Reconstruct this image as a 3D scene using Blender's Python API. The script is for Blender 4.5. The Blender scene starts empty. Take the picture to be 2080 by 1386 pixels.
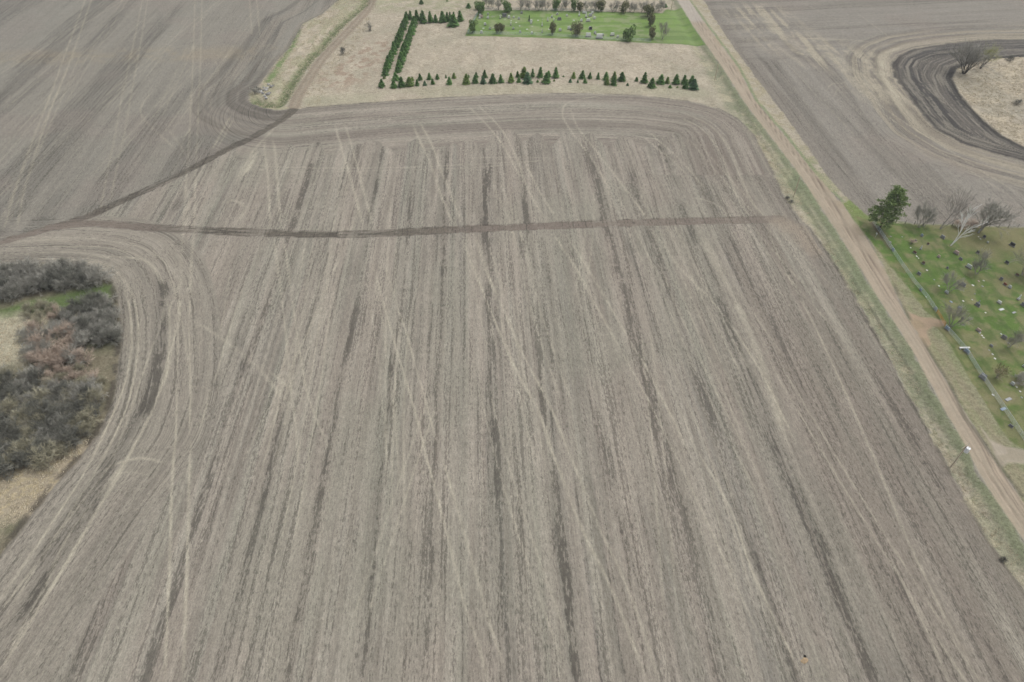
import bpy, math, random
import numpy as np

# ------------------------------------------------------------------ camera, sky, sun
scene = bpy.context.scene
ALT, PITCH, FPX = 120.0, math.radians(44), 1386.67
cam_data = bpy.data.cameras.new('camera'); cam = bpy.data.objects.new('camera', cam_data)
scene.collection.objects.link(cam); scene.camera = cam
cam.location = (0, 0, ALT); cam.rotation_euler = (math.radians(90) - PITCH, 0, 0)
cam_data.sensor_width = 36; cam_data.lens = 24; cam_data.clip_start = 1; cam_data.clip_end = 20000
SUN_EL, SUN_AZ = math.radians(62), math.radians(60)      # azimuth clockwise from +Y
w = bpy.data.worlds.new('World'); scene.world = w; w.use_nodes = True
wn = w.node_tree.nodes; wl = w.node_tree.links
sky = wn.new('ShaderNodeTexSky'); sky.sky_type = 'NISHITA'; sky.sun_disc = False
sky.sun_elevation = SUN_EL; sky.sun_rotation = SUN_AZ; sky.dust_density = 4; sky.air_density = 1.0
hs = wn.new('ShaderNodeHueSaturation'); hs.inputs['Saturation'].default_value = 0.22
wl.new(sky.outputs[0], hs.inputs['Color']); wl.new(hs.outputs[0], wn['Background'].inputs[0])
wn['Background'].inputs[1].default_value = 0.15
sd = bpy.data.lights.new('sun', 'SUN'); sd.energy = 0.6; sd.angle = math.radians(20); sd.color = (1, .965, .91)
so = bpy.data.objects.new('sun', sd); scene.collection.objects.link(so)
so.rotation_euler = (math.radians(90) - SUN_EL, 0, math.pi - SUN_AZ)
so.location = (0, 0, 300)
scene.view_settings.view_transform = 'Standard'; scene.view_settings.look = 'None'
scene.view_settings.exposure = 0.35; scene.view_settings.gamma = 1

# ------------------------------------------------------------------ basics
def P(x, y):
    """where the ray through a pixel of the photograph meets the ground, in metres"""
    u = (x - 1040) / FPX; v = (y - 693) / FPX
    d = math.sin(PITCH) + v * math.cos(PITCH); f = math.cos(PITCH) - v * math.sin(PITCH)
    return (ALT * u / d, ALT * f / d)
ROW = .046                                               # the crop rows and the road run along (-ROW, 1)
def W(s, t): return (s - ROW * t, t)
def PS(pts): return [P(*p) for p in pts]
def lin(r, g, b, k=.8):
    f = lambda c: (c / 255 / 12.92 if c / 255 <= .04045 else ((c / 255 + .055) / 1.055) ** 2.4) * k
    return np.array([f(r), f(g), f(b)], np.float32)
_rng = np.random.default_rng(5)
_perm = _rng.permutation(4096).astype(np.int32); _val = _rng.random(4096).astype(np.float32)
def vn(x, y, seed=0):
    xi = np.floor(x).astype(np.int32); yi = np.floor(y).astype(np.int32)
    fx = (x - xi).astype(np.float32); fy = (y - yi).astype(np.float32)
    fx = fx * fx * (3 - 2 * fx); fy = fy * fy * (3 - 2 * fy)
    def h(a, b): return _val[_perm[(_perm[(a + seed * 131) & 4095] + b) & 4095]]
    return (h(xi, yi) * (1 - fx) + h(xi + 1, yi) * fx) * (1 - fy) + (h(xi, yi + 1) * (1 - fx) + h(xi + 1, yi + 1) * fx) * fy
def fb(x, y, seed=0, o=3):
    r = 0; a = .5; n = 0
    for i in range(o):
        r = r + a * vn(x * 2 ** i, y * 2 ** i, seed + i * 7); n += a; a *= .5
    return r / n
def ss(a, b, x):
    t = np.clip((x - a) / (b - a), 0, 1); return t * t * (3 - 2 * t)

def linedist(X, Y, pts, R):
    """distance to a polyline (inf beyond R), arc length at the foot"""
    D = np.full(X.shape, 1e3, np.float32); A = np.zeros(X.shape, np.float32); acc = 0
    for (x0, y0), (x1, y1) in zip(pts[:-1], pts[1:]):
        L = math.hypot(x1 - x0, y1 - y0)
        m = np.nonzero((X > min(x0, x1) - R) & (X < max(x0, x1) + R) & (Y > min(y0, y1) - R) & (Y < max(y0, y1) + R))[0]
        if len(m) and L > 0:
            px = X[m] - x0; py = Y[m] - y0; dx = (x1 - x0) / L; dy = (y1 - y0) / L
            t = np.clip(px * dx + py * dy, 0, L); d = np.hypot(px - t * dx, py - t * dy)
            q = d < D[m]; mm = m[q]; D[mm] = d[q]; A[mm] = acc + t[q]
        acc += L
    return D, A
def inside(X, Y, pts):
    r = np.zeros(X.shape, bool)
    xs = [p[0] for p in pts]; ys = [p[1] for p in pts]
    m = np.nonzero((X > min(xs)) & (X < max(xs)) & (Y > min(ys)) & (Y < max(ys)))[0]
    x = X[m]; y = Y[m]; c = np.zeros(len(m), bool)
    for (x0, y0), (x1, y1) in zip(pts, pts[1:] + pts[:1]):
        if y0 == y1: continue
        c ^= ((y0 > y) != (y1 > y)) & (x < (x1 - x0) * (y - y0) / (y1 - y0) + x0)
    r[m] = c; return r
def sdist(X, Y, pts, R=30):
    d, a = linedist(X, Y, pts + pts[:1], R)
    return np.where(inside(X, Y, pts), d, -d), a
def smooth(pts, n=2):
    for _ in range(n):
        q = [pts[0]]
        for a, b in zip(pts[:-1], pts[1:]):
            q += [(a[0] * .75 + b[0] * .25, a[1] * .75 + b[1] * .25), (a[0] * .25 + b[0] * .75, a[1] * .25 + b[1] * .75)]
        pts = q + [pts[-1]]
    return pts

# ------------------------------------------------------------------ outlines of the land, traced
main_edge = PS([(600,222),(640,218),(700,213),(800,205),(900,199),(1000,194),(1100,190),(1200,190),(1300,194),(1400,206),(1460,220),
    (1500,242),(1530,270),(1545,300),(1560,330),(1575,360),(1590,395),(1612,430),(1645,465),(1685,520),(1740,606),(1792,700),(1845,800),
    (1890,880),(1945,985),(2000,1085),(2040,1145),(2080,1200)]) + [W(96.5,40), W(96.5,15)]
left_edge = PS([(720,-55),(687,0),(655,28),(615,48),(604,68),(585,100),(565,120),(541,155),(525,175),(507,188),(505,204),(530,217),(562,226),(600,222)])
road_l = [W(103.4,440)] + PS([(1374,0),(1408,56),(1467,139),(1511,209),(1576,294),(1625,360),(1667,425),(1732,525),(1775,597),(1823,668),
    (1850,710),(1886,777),(1922,844),(1961,909),(1984,960),(2020,1016),(2080,1104)]) + [W(102,15)]
road_r = [W(110,440)] + PS([(1398,0),(1437,56),(1499,139),(1531,203),(1596,281),(1652,353),(1710,418),(1762,490),(1794,545),(1836,637),
    (1886,719),(1930,792),(1977,870),(2026,948),(2080,1028)]) + [W(107.6,15)]
grass_w = left_edge + main_edge[1:] + road_l[::-1]
verge_e = road_r[:8] + PS([(1735,440),(1720,402),(1690,372),(1650,312),(1600,240),(1530,150),(1480,80),(1450,35),(1430,0)]) + [W(121,440)]
cem_ground = PS([(1712,418),(1725,408),(1760,438),(1850,455),(2080,463),(2500,480)]) + [(260,15)] + road_r[:7:-1] + [P(1735,460)]
lawn_e = PS([(1735,440),(1768,450),(1850,457),(2080,464),(2500,480),(2500,960),(2200,925),(2080,912),(2050,895),(2018,850),(1985,795),(1950,735),
    (1925,690),(1905,668),(1893,660),(1905,650),(1880,632),(1850,592),(1815,552),(1780,510),(1752,475)])
gate_lane = PS([(1842,634),(1870,643),(1900,646),(1922,652),(1922,662),(1896,664),(1885,672),(1890,700),(1880,712),(1850,660)])
drive_se = PS([(1990,868),(2010,890),(2040,906),(2080,914),(2260,930),(2260,975),(2080,942),(2050,938),(2030,955)])
lawn_nw = PS([(943,74),(953,52),(966,30),(972,22),(1060,21),(1130,22),(1300,26),(1345,27),(1352,20),(1390,18),(1408,56),(1434,94),(1375,90),
    (1300,87),(1180,80),(1060,76),(1000,74)])
ring = PS([(2400,78),(2080,80),(2000,82),(1920,89),(1860,98),(1825,112),(1812,130),(1818,158),(1848,198),(1870,230),(1900,263),(1950,290),
    (2010,310),(2080,328),(2400,370),(2400,340),(2080,299),(2035,275),(2000,246),(1975,220),(1952,192),(1935,160),(1945,140),(1972,128),
    (2010,120),(2080,116),(2400,112)])
reeds_e = PS([(2400,112),(2080,116),(2010,120),(1972,128),(1945,140),(1935,160),(1952,192),(1975,220),(2000,246),(2035,275),(2080,299),(2400,340)])
marsh = PS([(-700,545),(0,537),(90,533),(175,538),(208,549),(228,573),(240,610),(246,660),(243,720),(235,780),(222,830),(200,880),(160,932),
    (110,988),(60,1050),(0,1128)]) + [P(-200,1386), P(-700,1386)]
lane_w = PS([(772,-55),(757,8),(735,36),(702,70),(675,98),(655,120),(636,148),(618,176),(604,200),(598,218)])
strip_a = PS([(600,220),(582,238),(560,252),(530,270),(500,287),(470,299),(440,316),(405,334),(370,352),(330,371),(290,389),(250,407),
    (210,425),(180,440),(140,452),(100,464),(50,478),(0,492),(-120,530)])
strip_b = PS([(100,462),(180,452),(240,457),(300,462),(350,465),(400,467),(450,470),(550,474),(600,476),(650,477),(750,476),(850,471),
    (950,466),(1100,460),(1250,454),(1400,449),(1500,447),(1585,446)])
ditch = PS([(758,-40),(742,8),(722,26),(700,44),(672,72),(650,100),(630,118),(612,140),(592,172),(576,200),(566,214),(540,214),(520,206)])
STONE_ANCHORS = {}

# ------------------------------------------------------------------ ground relief
def height(X, Y):
    """relief in metres; called for every ground vertex and for every object's foot"""
    X = np.asarray(X, np.float32); Y = np.asarray(Y, np.float32)
    z = .5 * (fb(X / 60, Y / 60, 3, 2) - .5)
    d, _ = linedist(X, Y, ditch, 14); z = z - .9 * np.exp(-(d / 2.2) ** 2) + .35 * np.exp(-((d - 5) / 2.5) ** 2)
    dl, _ = linedist(X, Y, road_l, 14); dr, _ = linedist(X, Y, road_r, 14)
    S = X + ROW * Y; mid = (S > 104) & (S < 109)
    z = z + .45 * np.where(mid, 1, np.exp(-(np.minimum(dl, dr) / 2.5) ** 2)) - .45 * np.exp(-((dl - 4) / 1.8) ** 2) * (S < 102)
    dm = sdist(X, Y, marsh, 25)[0]; z = z - .8 * ss(0, 18, dm)
    de = sdist(X, Y, reeds_e, 25)[0]; z = z - .7 * ss(0, 15, de)
    return z
def H(x, y): return float(height([x], [y])[0])

# ------------------------------------------------------------------ ground painting: the colour of the soil, straw, gravel and grass at every vertex
C_light = lin(178,171,158); C_mid = lin(153,148,138); C_dark = lin(98,94,88); C_pink = lin(168,158,146); C_green = lin(157,154,140)
C_left = lin(152,148,139); C_east = lin(154,149,141); C_straw = lin(200,193,174); C_soil = lin(98,93,85); C_brown = lin(134,125,116)
C_tan = lin(178,168,149); C_tan2 = lin(166,160,140); C_verge = lin(150,147,126); C_gr = lin(110,126,80); C_lawn = lin(96,120,60)
C_lawn2 = lin(130,130,90); C_road = lin(172,160,141); C_rut = lin(116,101,88); C_peat = lin(72,70,68); C_reed = lin(180,169,149)
def T(pts, w=.55, a=.5, c='l'): return (pts, w, a, c)
tracks = [
 T([(540,285),(536,291),(542,340),(546,379),(548,452)],.8,.7), T([(553,285),(558,298),(562,340),(564,372),(570,450)],.8,.7),
 T([(555,480),(562,524),(578,652),(589,775),(603,883),(607,960)],.5,.55), T([(575,480),(578,497),(592,594),(610,724),(625,811),(672,919)],.5,.5),
 T([(680,254),(697,312),(714,369),(738,460)],.7,.65), T([(701,254),(721,318),(738,386),(758,460)],.7,.65),
 T([(758,540),(780,620),(798,685),(812,735),(831,793),(856,883),(870,950)],.6,.6), T([(780,529),(805,620),(823,667),(838,721),(863,811),(888,900)],.55,.5),
 T([(858,900),(886,998),(903,1068),(924,1146),(942,1226),(974,1314),(991,1386)],.6,.6), T([(900,935),(924,1016),(946,1093),(963,1153),(981,1216),(998,1279),(1026,1356)],.6,.6),
 T([(839,254),(852,285),(872,325),(903,419),(923,460)],.8,.6), T([(852,248),(879,295),(892,338),(913,386),(939,460)],.8,.6),
 T([(940,480),(954,529),(986,605),(1022,695),(1058,775),(1094,829),(1123,919)],.7,.6), T([(965,480),(986,551),(1015,612),(1037,667),(1076,750),(1112,811),(1149,901)],.7,.55),
 T([(1094,829),(1114,900),(1156,1005),(1184,1082),(1219,1146),(1251,1216),(1279,1286),(1315,1386)],.7,.6), T([(1112,811),(1160,930),(1191,1005),(1226,1093),(1247,1128),(1290,1230),(1340,1386)],.6,.5),
 T([(970,214),(1017,257),(1051,321),(1068,382),(1108,446)],.7,.6), T([(950,215),(997,261),(1024,298),(1061,369)],.7,.6),
 T([(1064,328),(1098,395),(1132,446)],.7,.6), T([(1123,475),(1174,551),(1210,620),(1260,710)],.7,.6),
 T([(1152,479),(1195,547),(1250,641),(1282,699),(1311,739),(1336,793),(1365,847),(1401,925)],.7,.55),
 T([(1401,890),(1417,917),(1488,1033),(1523,1152),(1558,1223),(1596,1307),(1638,1386)],.6,.6), T([(1260,710),(1310,800),(1350,880),(1400,980),(1450,1090),(1500,1200),(1560,1330)],.5,.45),
 T([(1230,192),(1160,205),(1145,214),(1142,230),(1145,244),(1172,284),(1209,331),(1243,395)],.7,.55), T([(1159,220),(1169,254),(1196,288),(1236,338),(1263,375),(1320,450)],.7,.55),
 T([(1314,264),(1347,294),(1384,325),(1430,380)],.7,.55), T([(1304,274),(1330,298),(1367,325),(1400,360)],.7,.5),
 T([(1329,472),(1376,540),(1430,594),(1473,641),(1542,746),(1574,811),(1618,901)],.6,.6), T([(1426,479),(1470,562),(1513,652),(1542,721),(1564,786),(1600,900)],2.2,.45),
 T([(1388,230),(1448,254),(1485,305),(1502,355),(1529,416),(1556,443)],1.0,.5), T([(1375,236),(1430,262),(1465,310),(1480,355),(1505,420),(1530,445)],.8,.4),
 T([(1560,470),(1600,560),(1650,650),(1720,800),(1800,986),(1825,1054),(1855,1121),(1885,1180),(1923,1261),(1969,1341)],.7,.5), T([(1800,1121),(1834,1180),(1859,1231),(1885,1282),(1930,1386)],.7,.5),
 T([(1395,400),(1420,402),(1445,410),(1470,425),(1490,445)],.6,.5),
 T([(354,900),(347,1023),(345,1145),(338,1286),(335,1386)],.65,.8), T([(388,900),(384,953),(382,1075),(379,1180),(375,1286),(372,1386)],.65,.75),
 T([(383,656),(387,775),(385,883)],.55,.6), T([(359,780),(359,811),(356,919)],.55,.55), T([(372,451),(368,540),(362,660),(358,780)],.6,.4), T([(395,455),(388,540),(384,656)],.6,.6),
 T([(397,-40),(393,108),(386,253),(379,361),(372,451)],.6,.55), T([(411,-40),(408,108),(402,253),(397,361),(395,455)],.6,.55),
 T([(505,-40),(507,0),(512,72)],.7,.5), T([(519,-40),(521,0),(528,72)],.7,.5),
 T([(190,-50),(173,0),(133,108),(108,180),(72,271),(32,379),(7,469)],.7,.6), T([(205,-50),(180,14),(148,112),(119,180),(83,278),(50,379),(34,466)],.7,.6),
 T([(298,-40),(289,0),(271,90),(249,188),(235,271),(216,361),(202,433)],.6,.5), T([(308,-40),(300,0),(285,94),(267,188),(253,274),(242,318),(224,408)],.6,.5),
 T([(308,188),(288,210),(284,235),(310,262),(360,305)],.7,.5), T([(340,262),(360,285),(380,320)],.7,.4), T([(469,235),(450,270),(430,307)],.9,.65), T([(477,238),(458,272),(438,309)],.7,.5),
 T([(430,120),(440,128),(445,145),(438,160)],.6,.45), T([(400,245),(375,275),(365,320)],.5,.4),
 T([(60,525),(175,528),(209,543),(240,565),(258,600),(267,650),(267,716),(252,789),(216,871),(173,960),(120,1040),(60,1130),(0,1215)],.55,.75),
 T([(175,525),(222,540),(252,568),(272,605),(281,650),(281,716),(262,820),(226,900),(185,975),(130,1060),(70,1150),(0,1240)],.55,.75),
 T([(0,506),(120,500),(200,500),(260,510),(300,530),(325,560),(335,600),(330,650),(299,730),(262,843),(230,930),(190,1000)],.6,.5),
 T([(350,731),(325,789),(307,843),(262,925),(216,1000),(150,1120),(90,1210),(20,1330)],.7,.65),
 T([(180,520),(289,523),(317,547),(338,590),(345,644),(343,716),(335,770),(300,850),(246,960),(190,1050),(130,1150),(70,1250),(11,1346)],.7,.6),
 T([(260,928),(217,984),(165,1050),(123,1110),(98,1181),(35,1286),(7,1356)],.8,.65), T([(230,940),(180,1000),(120,1080),(60,1170),(0,1270)],.6,.5),
 T([(345,560),(372,620),(350,700),(318,800)],.5,.5), T([(400,560),(360,620),(352,700),(330,800)],.5,.45), T([(335,540),(352,580),(375,680),(384,760)],.5,.5), T([(372,560),(345,620),(335,680)],.6,.5),
 T([(193,967),(239,939),(291,928),(340,942)],.8,.55), T([(200,985),(250,955),(300,965)],.6,.4), T([(310,962),(335,975),(350,1000)],.6,.3),
 T([(0,518),(100,512),(175,512),(240,530)],.7,.4), T([(0,482),(80,482),(180,482),(280,498),(330,525),(372,580)],.7,.45), T([(20,492),(90,487),(150,488)],1.2,.5),
 T([(500,560),(470,660),(445,740),(420,820),(400,900)],.6,.4), T([(470,540),(455,640),(440,700)],.5,.35), T([(490,590),(487,640)],.5,.3),
 T([(390,650),(450,685),(520,740),(560,790),(600,830)],1.2,.3), T([(530,740),(580,780),(620,820)],.8,.35),
 T([(519,318),(505,342),(488,365)],2.0,.8), T([(540,300),(515,315),(490,345),(480,372)],1.0,.5), T([(455,410),(480,405),(505,425)],1.6,.5), T([(500,420),(490,440),(478,455)],1.5,.5),
 T([(375,380),(385,400),(378,440),(374,470)],1.6,.45), T([(420,330),(400,360),(392,400)],1.0,.45), T([(560,258),(545,275),(520,300),(500,330)],1.2,.5),
 T([(490,335),(560,340),(700,343),(850,340),(1000,333),(1100,328)],.6,.35), T([(490,343),(600,350),(800,347),(1000,341),(1130,322)],.5,.3), T([(950,322),(1050,320),(1140,322)],.6,.35), T([(1180,320),(1240,310),(1290,306)],.5,.4),
 # dark wheelings and bare bands
 T([(325,560),(333,600),(332,644),(325,716),(307,807),(274,871)],1.7,.75,'d'), T([(262,860),(230,930),(196,1010),(154,1068),(105,1139),(70,1216),(21,1303)],1.7,.6,'d'),
 T([(240,900),(180,990),(120,1070),(50,1180)],.9,.5,'d'), T([(246,560),(250,660),(247,740),(232,800),(205,882)],.8,.45,'d'),
 T([(476,680),(500,720),(480,775)],1.5,.5,'d'), T([(490,740),(510,775)],.8,.5,'d'),
 T([(540,150),(522,180),(515,200)],.5,.3,'d'), T([(475,165),(462,190),(462,210),(480,228),(520,240),(545,246)],1.0,.7,'d'), T([(408,170),(406,210),(412,228)],1.4,.45,'d'),
 T([(510,212),(530,224),(560,232),(575,230)],1.6,.7,'d'), T([(488,95),(470,125),(440,150),(420,175)],1.5,.45,'d'),
 T([(372,395),(360,420),(330,440)],2.0,.5,'d'), T([(300,430),(280,440),(262,452)],2.5,.45,'d'), T([(535,255),(500,300),(470,340)],1.0,.3,'d'),
 T([(700,1060),(745,1120),(790,1180),(850,1240)],.6,.15,'d'), T([(395,580),(400,600),(405,640)],1.2,.35,'d'),
 # east field
 T([(1524,95),(1583,163),(1671,271),(1743,360)],1.0,.55,'d'), T([(1640,170),(1681,212),(1760,294),(1822,360)],1.4,.45,'d'), T([(1590,80),(1610,100),(1632,122)],1.6,.6,'d'),
 T([(1641,80),(1672,118),(1690,140)],.8,.5,'d'), T([(1672,83),(1688,93)],1.5,.6,'d'), T([(1740,82),(1760,82),(1780,84)],1.0,.5,'d'), T([(1738,132),(1745,145),(1748,158)],1.6,.7,'d'),
 T([(1785,98),(1776,115),(1778,140),(1795,175),(1812,210),(1840,250)],1.2,.7,'d'), T([(1575,130),(1592,150)],1.0,.4,'d'),
 T([(1715,88),(1730,100),(1748,95),(1752,110)],2.0,.45,'d'), T([(1560,130),(1545,118)],1.0,.4,'d'), T([(1900,200),(1930,250),(1985,285),(2080,320)],1.0,.0,'d'),
 T([(1740,180),(1790,215),(1850,258),(1920,300),(2000,352),(2080,400)],.6,.55), T([(1735,190),(1785,225),(1840,262),(1910,308),(1990,360),(2060,405)],.6,.5), T([(1770,200),(1810,240),(1850,290),(1900,330)],.5,.35),
 T([(1680,185),(1683,175),(1695,168),(1712,170),(1722,162)],.7,.5), T([(1695,195),(1700,182),(1712,174)],.6,.4), T([(1710,118),(1735,122),(1750,127)],.9,.7),
 T([(1745,30),(1780,55),(1810,78)],.6,.45), T([(1620,0),(1680,30),(1740,62)],.5,.3), T([(1530,60),(1600,130),(1680,215),(1770,310)],.5,.3), T([(1500,20),(1560,78)],.5,.4),
 T([(1840,95),(1800,105),(1790,130),(1800,165),(1835,220),(1880,270)],2.8,.55), T([(1535,25),(1580,70),(1640,78),(1720,80),(1800,88)],3.0,.3), T([(1600,75),(1640,110),(1690,130)],4,.35), T([(1690,110),(1720,130),(1760,160)],4,.4),
 T([(1560,80),(1600,110),(1640,140)],3,.4),
]
_rt = random.Random(12)
for _k in range(26):
    _s = _rt.uniform(-60, 88); _t = _rt.uniform(60, 190); _L = _rt.uniform(40, 110); _sl = _rt.choice([-1, -1, -1, 1]) * _rt.uniform(.04, .22); _c = _rt.uniform(-6, 6)
    for _o in (0, 2.4):
        _p = [W(_s + _o + _sl * _L * (f - .5) + _c * (f - .5) ** 2, _t + _L * (f - .5)) for f in (0, .25, .5, .75, 1)]
        tracks.append((_p, .55, _rt.uniform(.25, .45), 'w'))
for _k in range(14):
    _s = _rt.uniform(-260, -95); _t = _rt.uniform(200, 340); _L = _rt.uniform(60, 160); _sl = _rt.uniform(-.25, .25)
    for _o in (0, 2.6): tracks.append(([W(_s + _o + _sl * _L * (f - .5), _t + _L * (f - .5)) for f in (0, .5, 1)], .6, _rt.uniform(.25, .4), 'w'))
stripes = [(-59.3,1.5,.75,.45,2),(-47.2,1.4,.7,.4,3),(-35.4,1.3,.75,.4,4),(-23.2,1.15,.8,.35,5),(-12.6,1.1,.95,.45,6),(-14.8,.6,.5,.2,7),(.6,1.9,.8,.6,8),
 (12.6,1.7,.75,.5,9),(24.7,1.9,.6,.5,10),(37.3,2.5,.7,.6,11),(49.8,2.4,.62,.6,12),(62.3,2.5,.6,.6,13),(74.2,3.2,.5,.6,14),(84.8,2.4,.4,.5,15),(92.5,1.2,.4,.4,16),
 (-71,1.8,.5,.4,17),(-83,1.8,.4,.4,18),(-42,.7,.45,.2,19),(-30,.6,.4,.2,20),(-18.2,.5,.45,.2,21),(-6.5,.5,.45,.2,22),(4.6,.5,.5,.3,23),(7.2,.6,.4,.2,24),(17,.6,.5,.3,25),(20.8,.5,.45,.3,26),
 (29.5,.6,.5,.3,27),(33,.5,.4,.3,28),(42.5,.6,.5,.4,29),(45.6,.6,.4,.3,30),(55,.7,.45,.3,31),(58.3,.7,.4,.3,32),(67.5,.9,.4,.3,33),(79.5,1.2,.35,.3,34)]

def paint(X, Y):
    n = len(X); one = np.ones(n, np.float32)
    S = X + ROW * Y; Tt = Y.copy()
    n1 = fb(X / 22, Y / 22, 11); n2 = fb(X / 3.1, Y / 3.1, 12); n3 = fb(X / .9, Y / .9, 13, 2)
    de, ae = linedist(X, Y, main_edge, 60); lm = inside(X, Y, left_edge + main_edge[1:] + [(97, 10), (-900, 10), (-900, 460)])
    dmarsh, am = sdist(X, Y, marsh, 60); dring, ar = sdist(X, Y, ring, 45)
    # row coordinates: straight rows, bending round the marshes and along the far headland
    RU, RV = S.copy(), Tt.copy()
    hl = (de < 28 + 16 * vn(S / 5, S * 0, 64) + 5 * (n2 - .5)) & (Y > 205) & lm
    RU[hl] = de[hl] + 300; RV[hl] = ae[hl]
    mr = (dmarsh < 0) & (dmarsh > -24) & lm; RU[mr] = dmarsh[mr] + 500; RV[mr] = am[mr]
    er = (dring > -22) & (S > 112); RU[er] = dring[er] + 800; RV[er] = ar[er]
    ne = (S > 118) & (Y > 300 + .25 * (S - 118)) & ~er; RU[ne] = Y[ne] - .12 * X[ne]; RV[ne] = X[ne]
    st = fb(RU * 1.1, RV * .045, 21); st2 = fb(RU * .28, RV * .012, 22); st3 = vn(RU * 3.2, RV * .35, 23)
    col = np.empty((n, 3), np.float32)
    def mix(a, c):
        a = np.clip(a, 0, 1)[:, None]; col[:] = col * (1 - a) + c * a
    # main field
    col[:] = C_mid
    b1 = fb(RU * .22, RV * .004, 18, 2); b2 = fb(RU * .5, RV * .006, 19, 2)
    mix(.75 * ss(.35, .6, b1), C_light); mix(.6 * ss(.5, .66, b2), C_pink); mix(.55 * ss(.5, .36, b2), C_green); mix(.55 * ss(.6, .42, fb(RU * .8, RV * .01, 20, 2)), lin(130,124,114)); mix(.35 * ss(.56, .7, fb(RU * 1.1, RV * .008, 17, 2)), lin(182,174,160))
    mix(.45 * ss(.35, .65, st), C_light)
    mix(.45 * ss(.45, .7, fb(RU * .14, RV * .01, 24)), C_pink); mix(.4 * ss(.5, .72, fb(X / 16, Y / 30, 25)), C_green)
    rid = np.zeros(n, np.int8); E = np.full(n, .24, np.float32)
    E += .2 * ss(.5, .66, fb(RU * .8, RV * .012, 20, 2)) + .16 * (st - .5)
    straight = (~hl) & (~mr) & (S < 100) & lm
    wob = 1.6 * (fb(Tt / 30, S / 40, 26, 2) - .5)
    strip_left = sdist(X, Y, smooth(strip_a, 1) + [P(-700,500), (-900, 460), (-600, 460), P(720,-55)] + left_edge[::-1][:-1], 30)[0] if False else None
    for s0, wd, a, duty, sd in stripes:
        m = np.nonzero(straight & (np.abs(S - s0) < wd * 3 + 1.5))[0]
        if not len(m): continue
        g = np.exp(-np.abs((S[m] - s0 - wob[m] * .8 + .9 * (vn(S[m] * .9, Tt[m] * .12, 62) - .5)) / (wd * .92)) ** 2.2)
        q = ss(.60 - duty * .35, .78 - duty * .35, fb(Tt[m] / 22 + sd * 9, S[m] / 7 + sd * 5, 40 + sd))
        rag = ss(.22, .55, .55 * vn(S[m] * 2.6, Tt[m] * .22, 60) + .45 * vn(S[m] * 5, Tt[m] * .9, 61))
        al = min(a * 1.3, 1) * g * (.42 + .58 * q) * (.45 + .55 * rag)
        E[m] = np.maximum(E[m], min(a * 1.3, 1) * g * (.72 + .28 * q) * .66 * (.45 + .75 * rag)); al = al * .36; col[m] = col[m] * (1 - al[:, None]) + C_dark * al[:, None]
    # right third: worked darker and greyer
    dk = ss(45, 85, S) * lm; mix(.5 * dk * ss(.3, .6, st2) , lin(130,121,111))
    mix(.5 * lm * ss(60, 40, Y) * ss(40, 70, S) * ss(.4, .6, n1), lin(122,118,110))
    # headland and turning band
    mix(.45 * hl * ss(.4, .62, fb(RU * .5, RV * .01, 27)), lin(130,120,112)); mix(.5 * hl * ss(.56, .68, fb(RU * 1.0, RV * .012, 28)), C_light)
    mix(.2 * hl * ss(20, 30, de) * ss(34, 28, de), C_brown)
    mix(.6 * mr, lin(158,151,139)); mix(.3 * mr * ss(.55, .7, fb(RU * .5, RV * .015, 30)), C_dark)
    # left field: beyond the ploughed strip
    sa = smooth(strip_a, 2)
    lf = inside(X, Y, sa[::1] + [(-900, P(0,500)[1]), (-900, 460), P(720,-55)] + left_edge) | ((X < -400) & (Y > 165))
    c = col.copy(); col[:] = C_left
    sl = S + 3.5 * (fb(X / 40, Y / 40, 31, 2) - .5)
    mix(.6 * ss(.35, .65, fb(sl * .16, Tt * .006, 32)), lin(157,154,145)); mix(.55 * ss(.44, .66, fb(sl * .13 + 4, Tt * .009, 33)) , lin(128,125,118))
    mix(.4 * ss(.45, .7, st), lin(162,158,147)); mix(.35 * ss(.5, .7, n1), lin(156,147,139)); mix(.35 * ss(-180, -300, X) , lin(136,136,130))
    dle, ale = linedist(X, Y, left_edge, 30); band = ss(26, 20, dle) * lf
    mix(.6 * band * ss(.42, .6, fb(dle * .7, ale * .01, 34)), lin(160,153,142)); mix(.45 * band * ss(.55, .7, fb(dle * .5, ale * .012, 35)), C_dark)
    yb = ss(12, 3, np.abs(Y - 318 - .06 * X)) * ss(-75, -95, X) * ss(-290, -200, X); mix(.35 * yb * ss(.3, .6, n2 * .5 + n1 * .5), lin(170,158,135))
    col[:] = np.where(lf[:, None], col, c); rid[lf] = 1
    # east field
    ef = (S > 112); c = col.copy(); col[:] = C_east
    mix(.5 * ss(.4, .62, st2), lin(158,154,146)); mix(.35 * ss(.46, .66, fb(RU * .22, RV * .01, 36)), lin(130,124,115)); mix(.35 * ss(.45, .7, st), lin(164,159,149))
    mix(.65 * ss(-24, -12, dring) * ss(.42, .56, fb(dring * .45, ar * .012, 120)), lin(184,175,156)); mix(.4 * ss(-22, -12, dring) * ss(.54, .64, fb(dring * .6, ar * .015, 121)), lin(124,116,106)); mix(.3 * ss(.55, .75, n1), lin(160,150,141))
    mix(.3 * ss(125, 116, S), lin(132,124,114))
    tp, _ = linedist(X, Y, PS([(1540,30),(1590,75),(1680,110),(1760,130),(1810,180)]), 30); mix(.85 * ss(24, 6, tp) * ss(.38, .58, .3 * n2 + .7 * fb(S * .45, Tt * .04, 37)), lin(190,182,164))
    col[:] = np.where(ef[:, None], col, c); rid[ef] = 2
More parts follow.
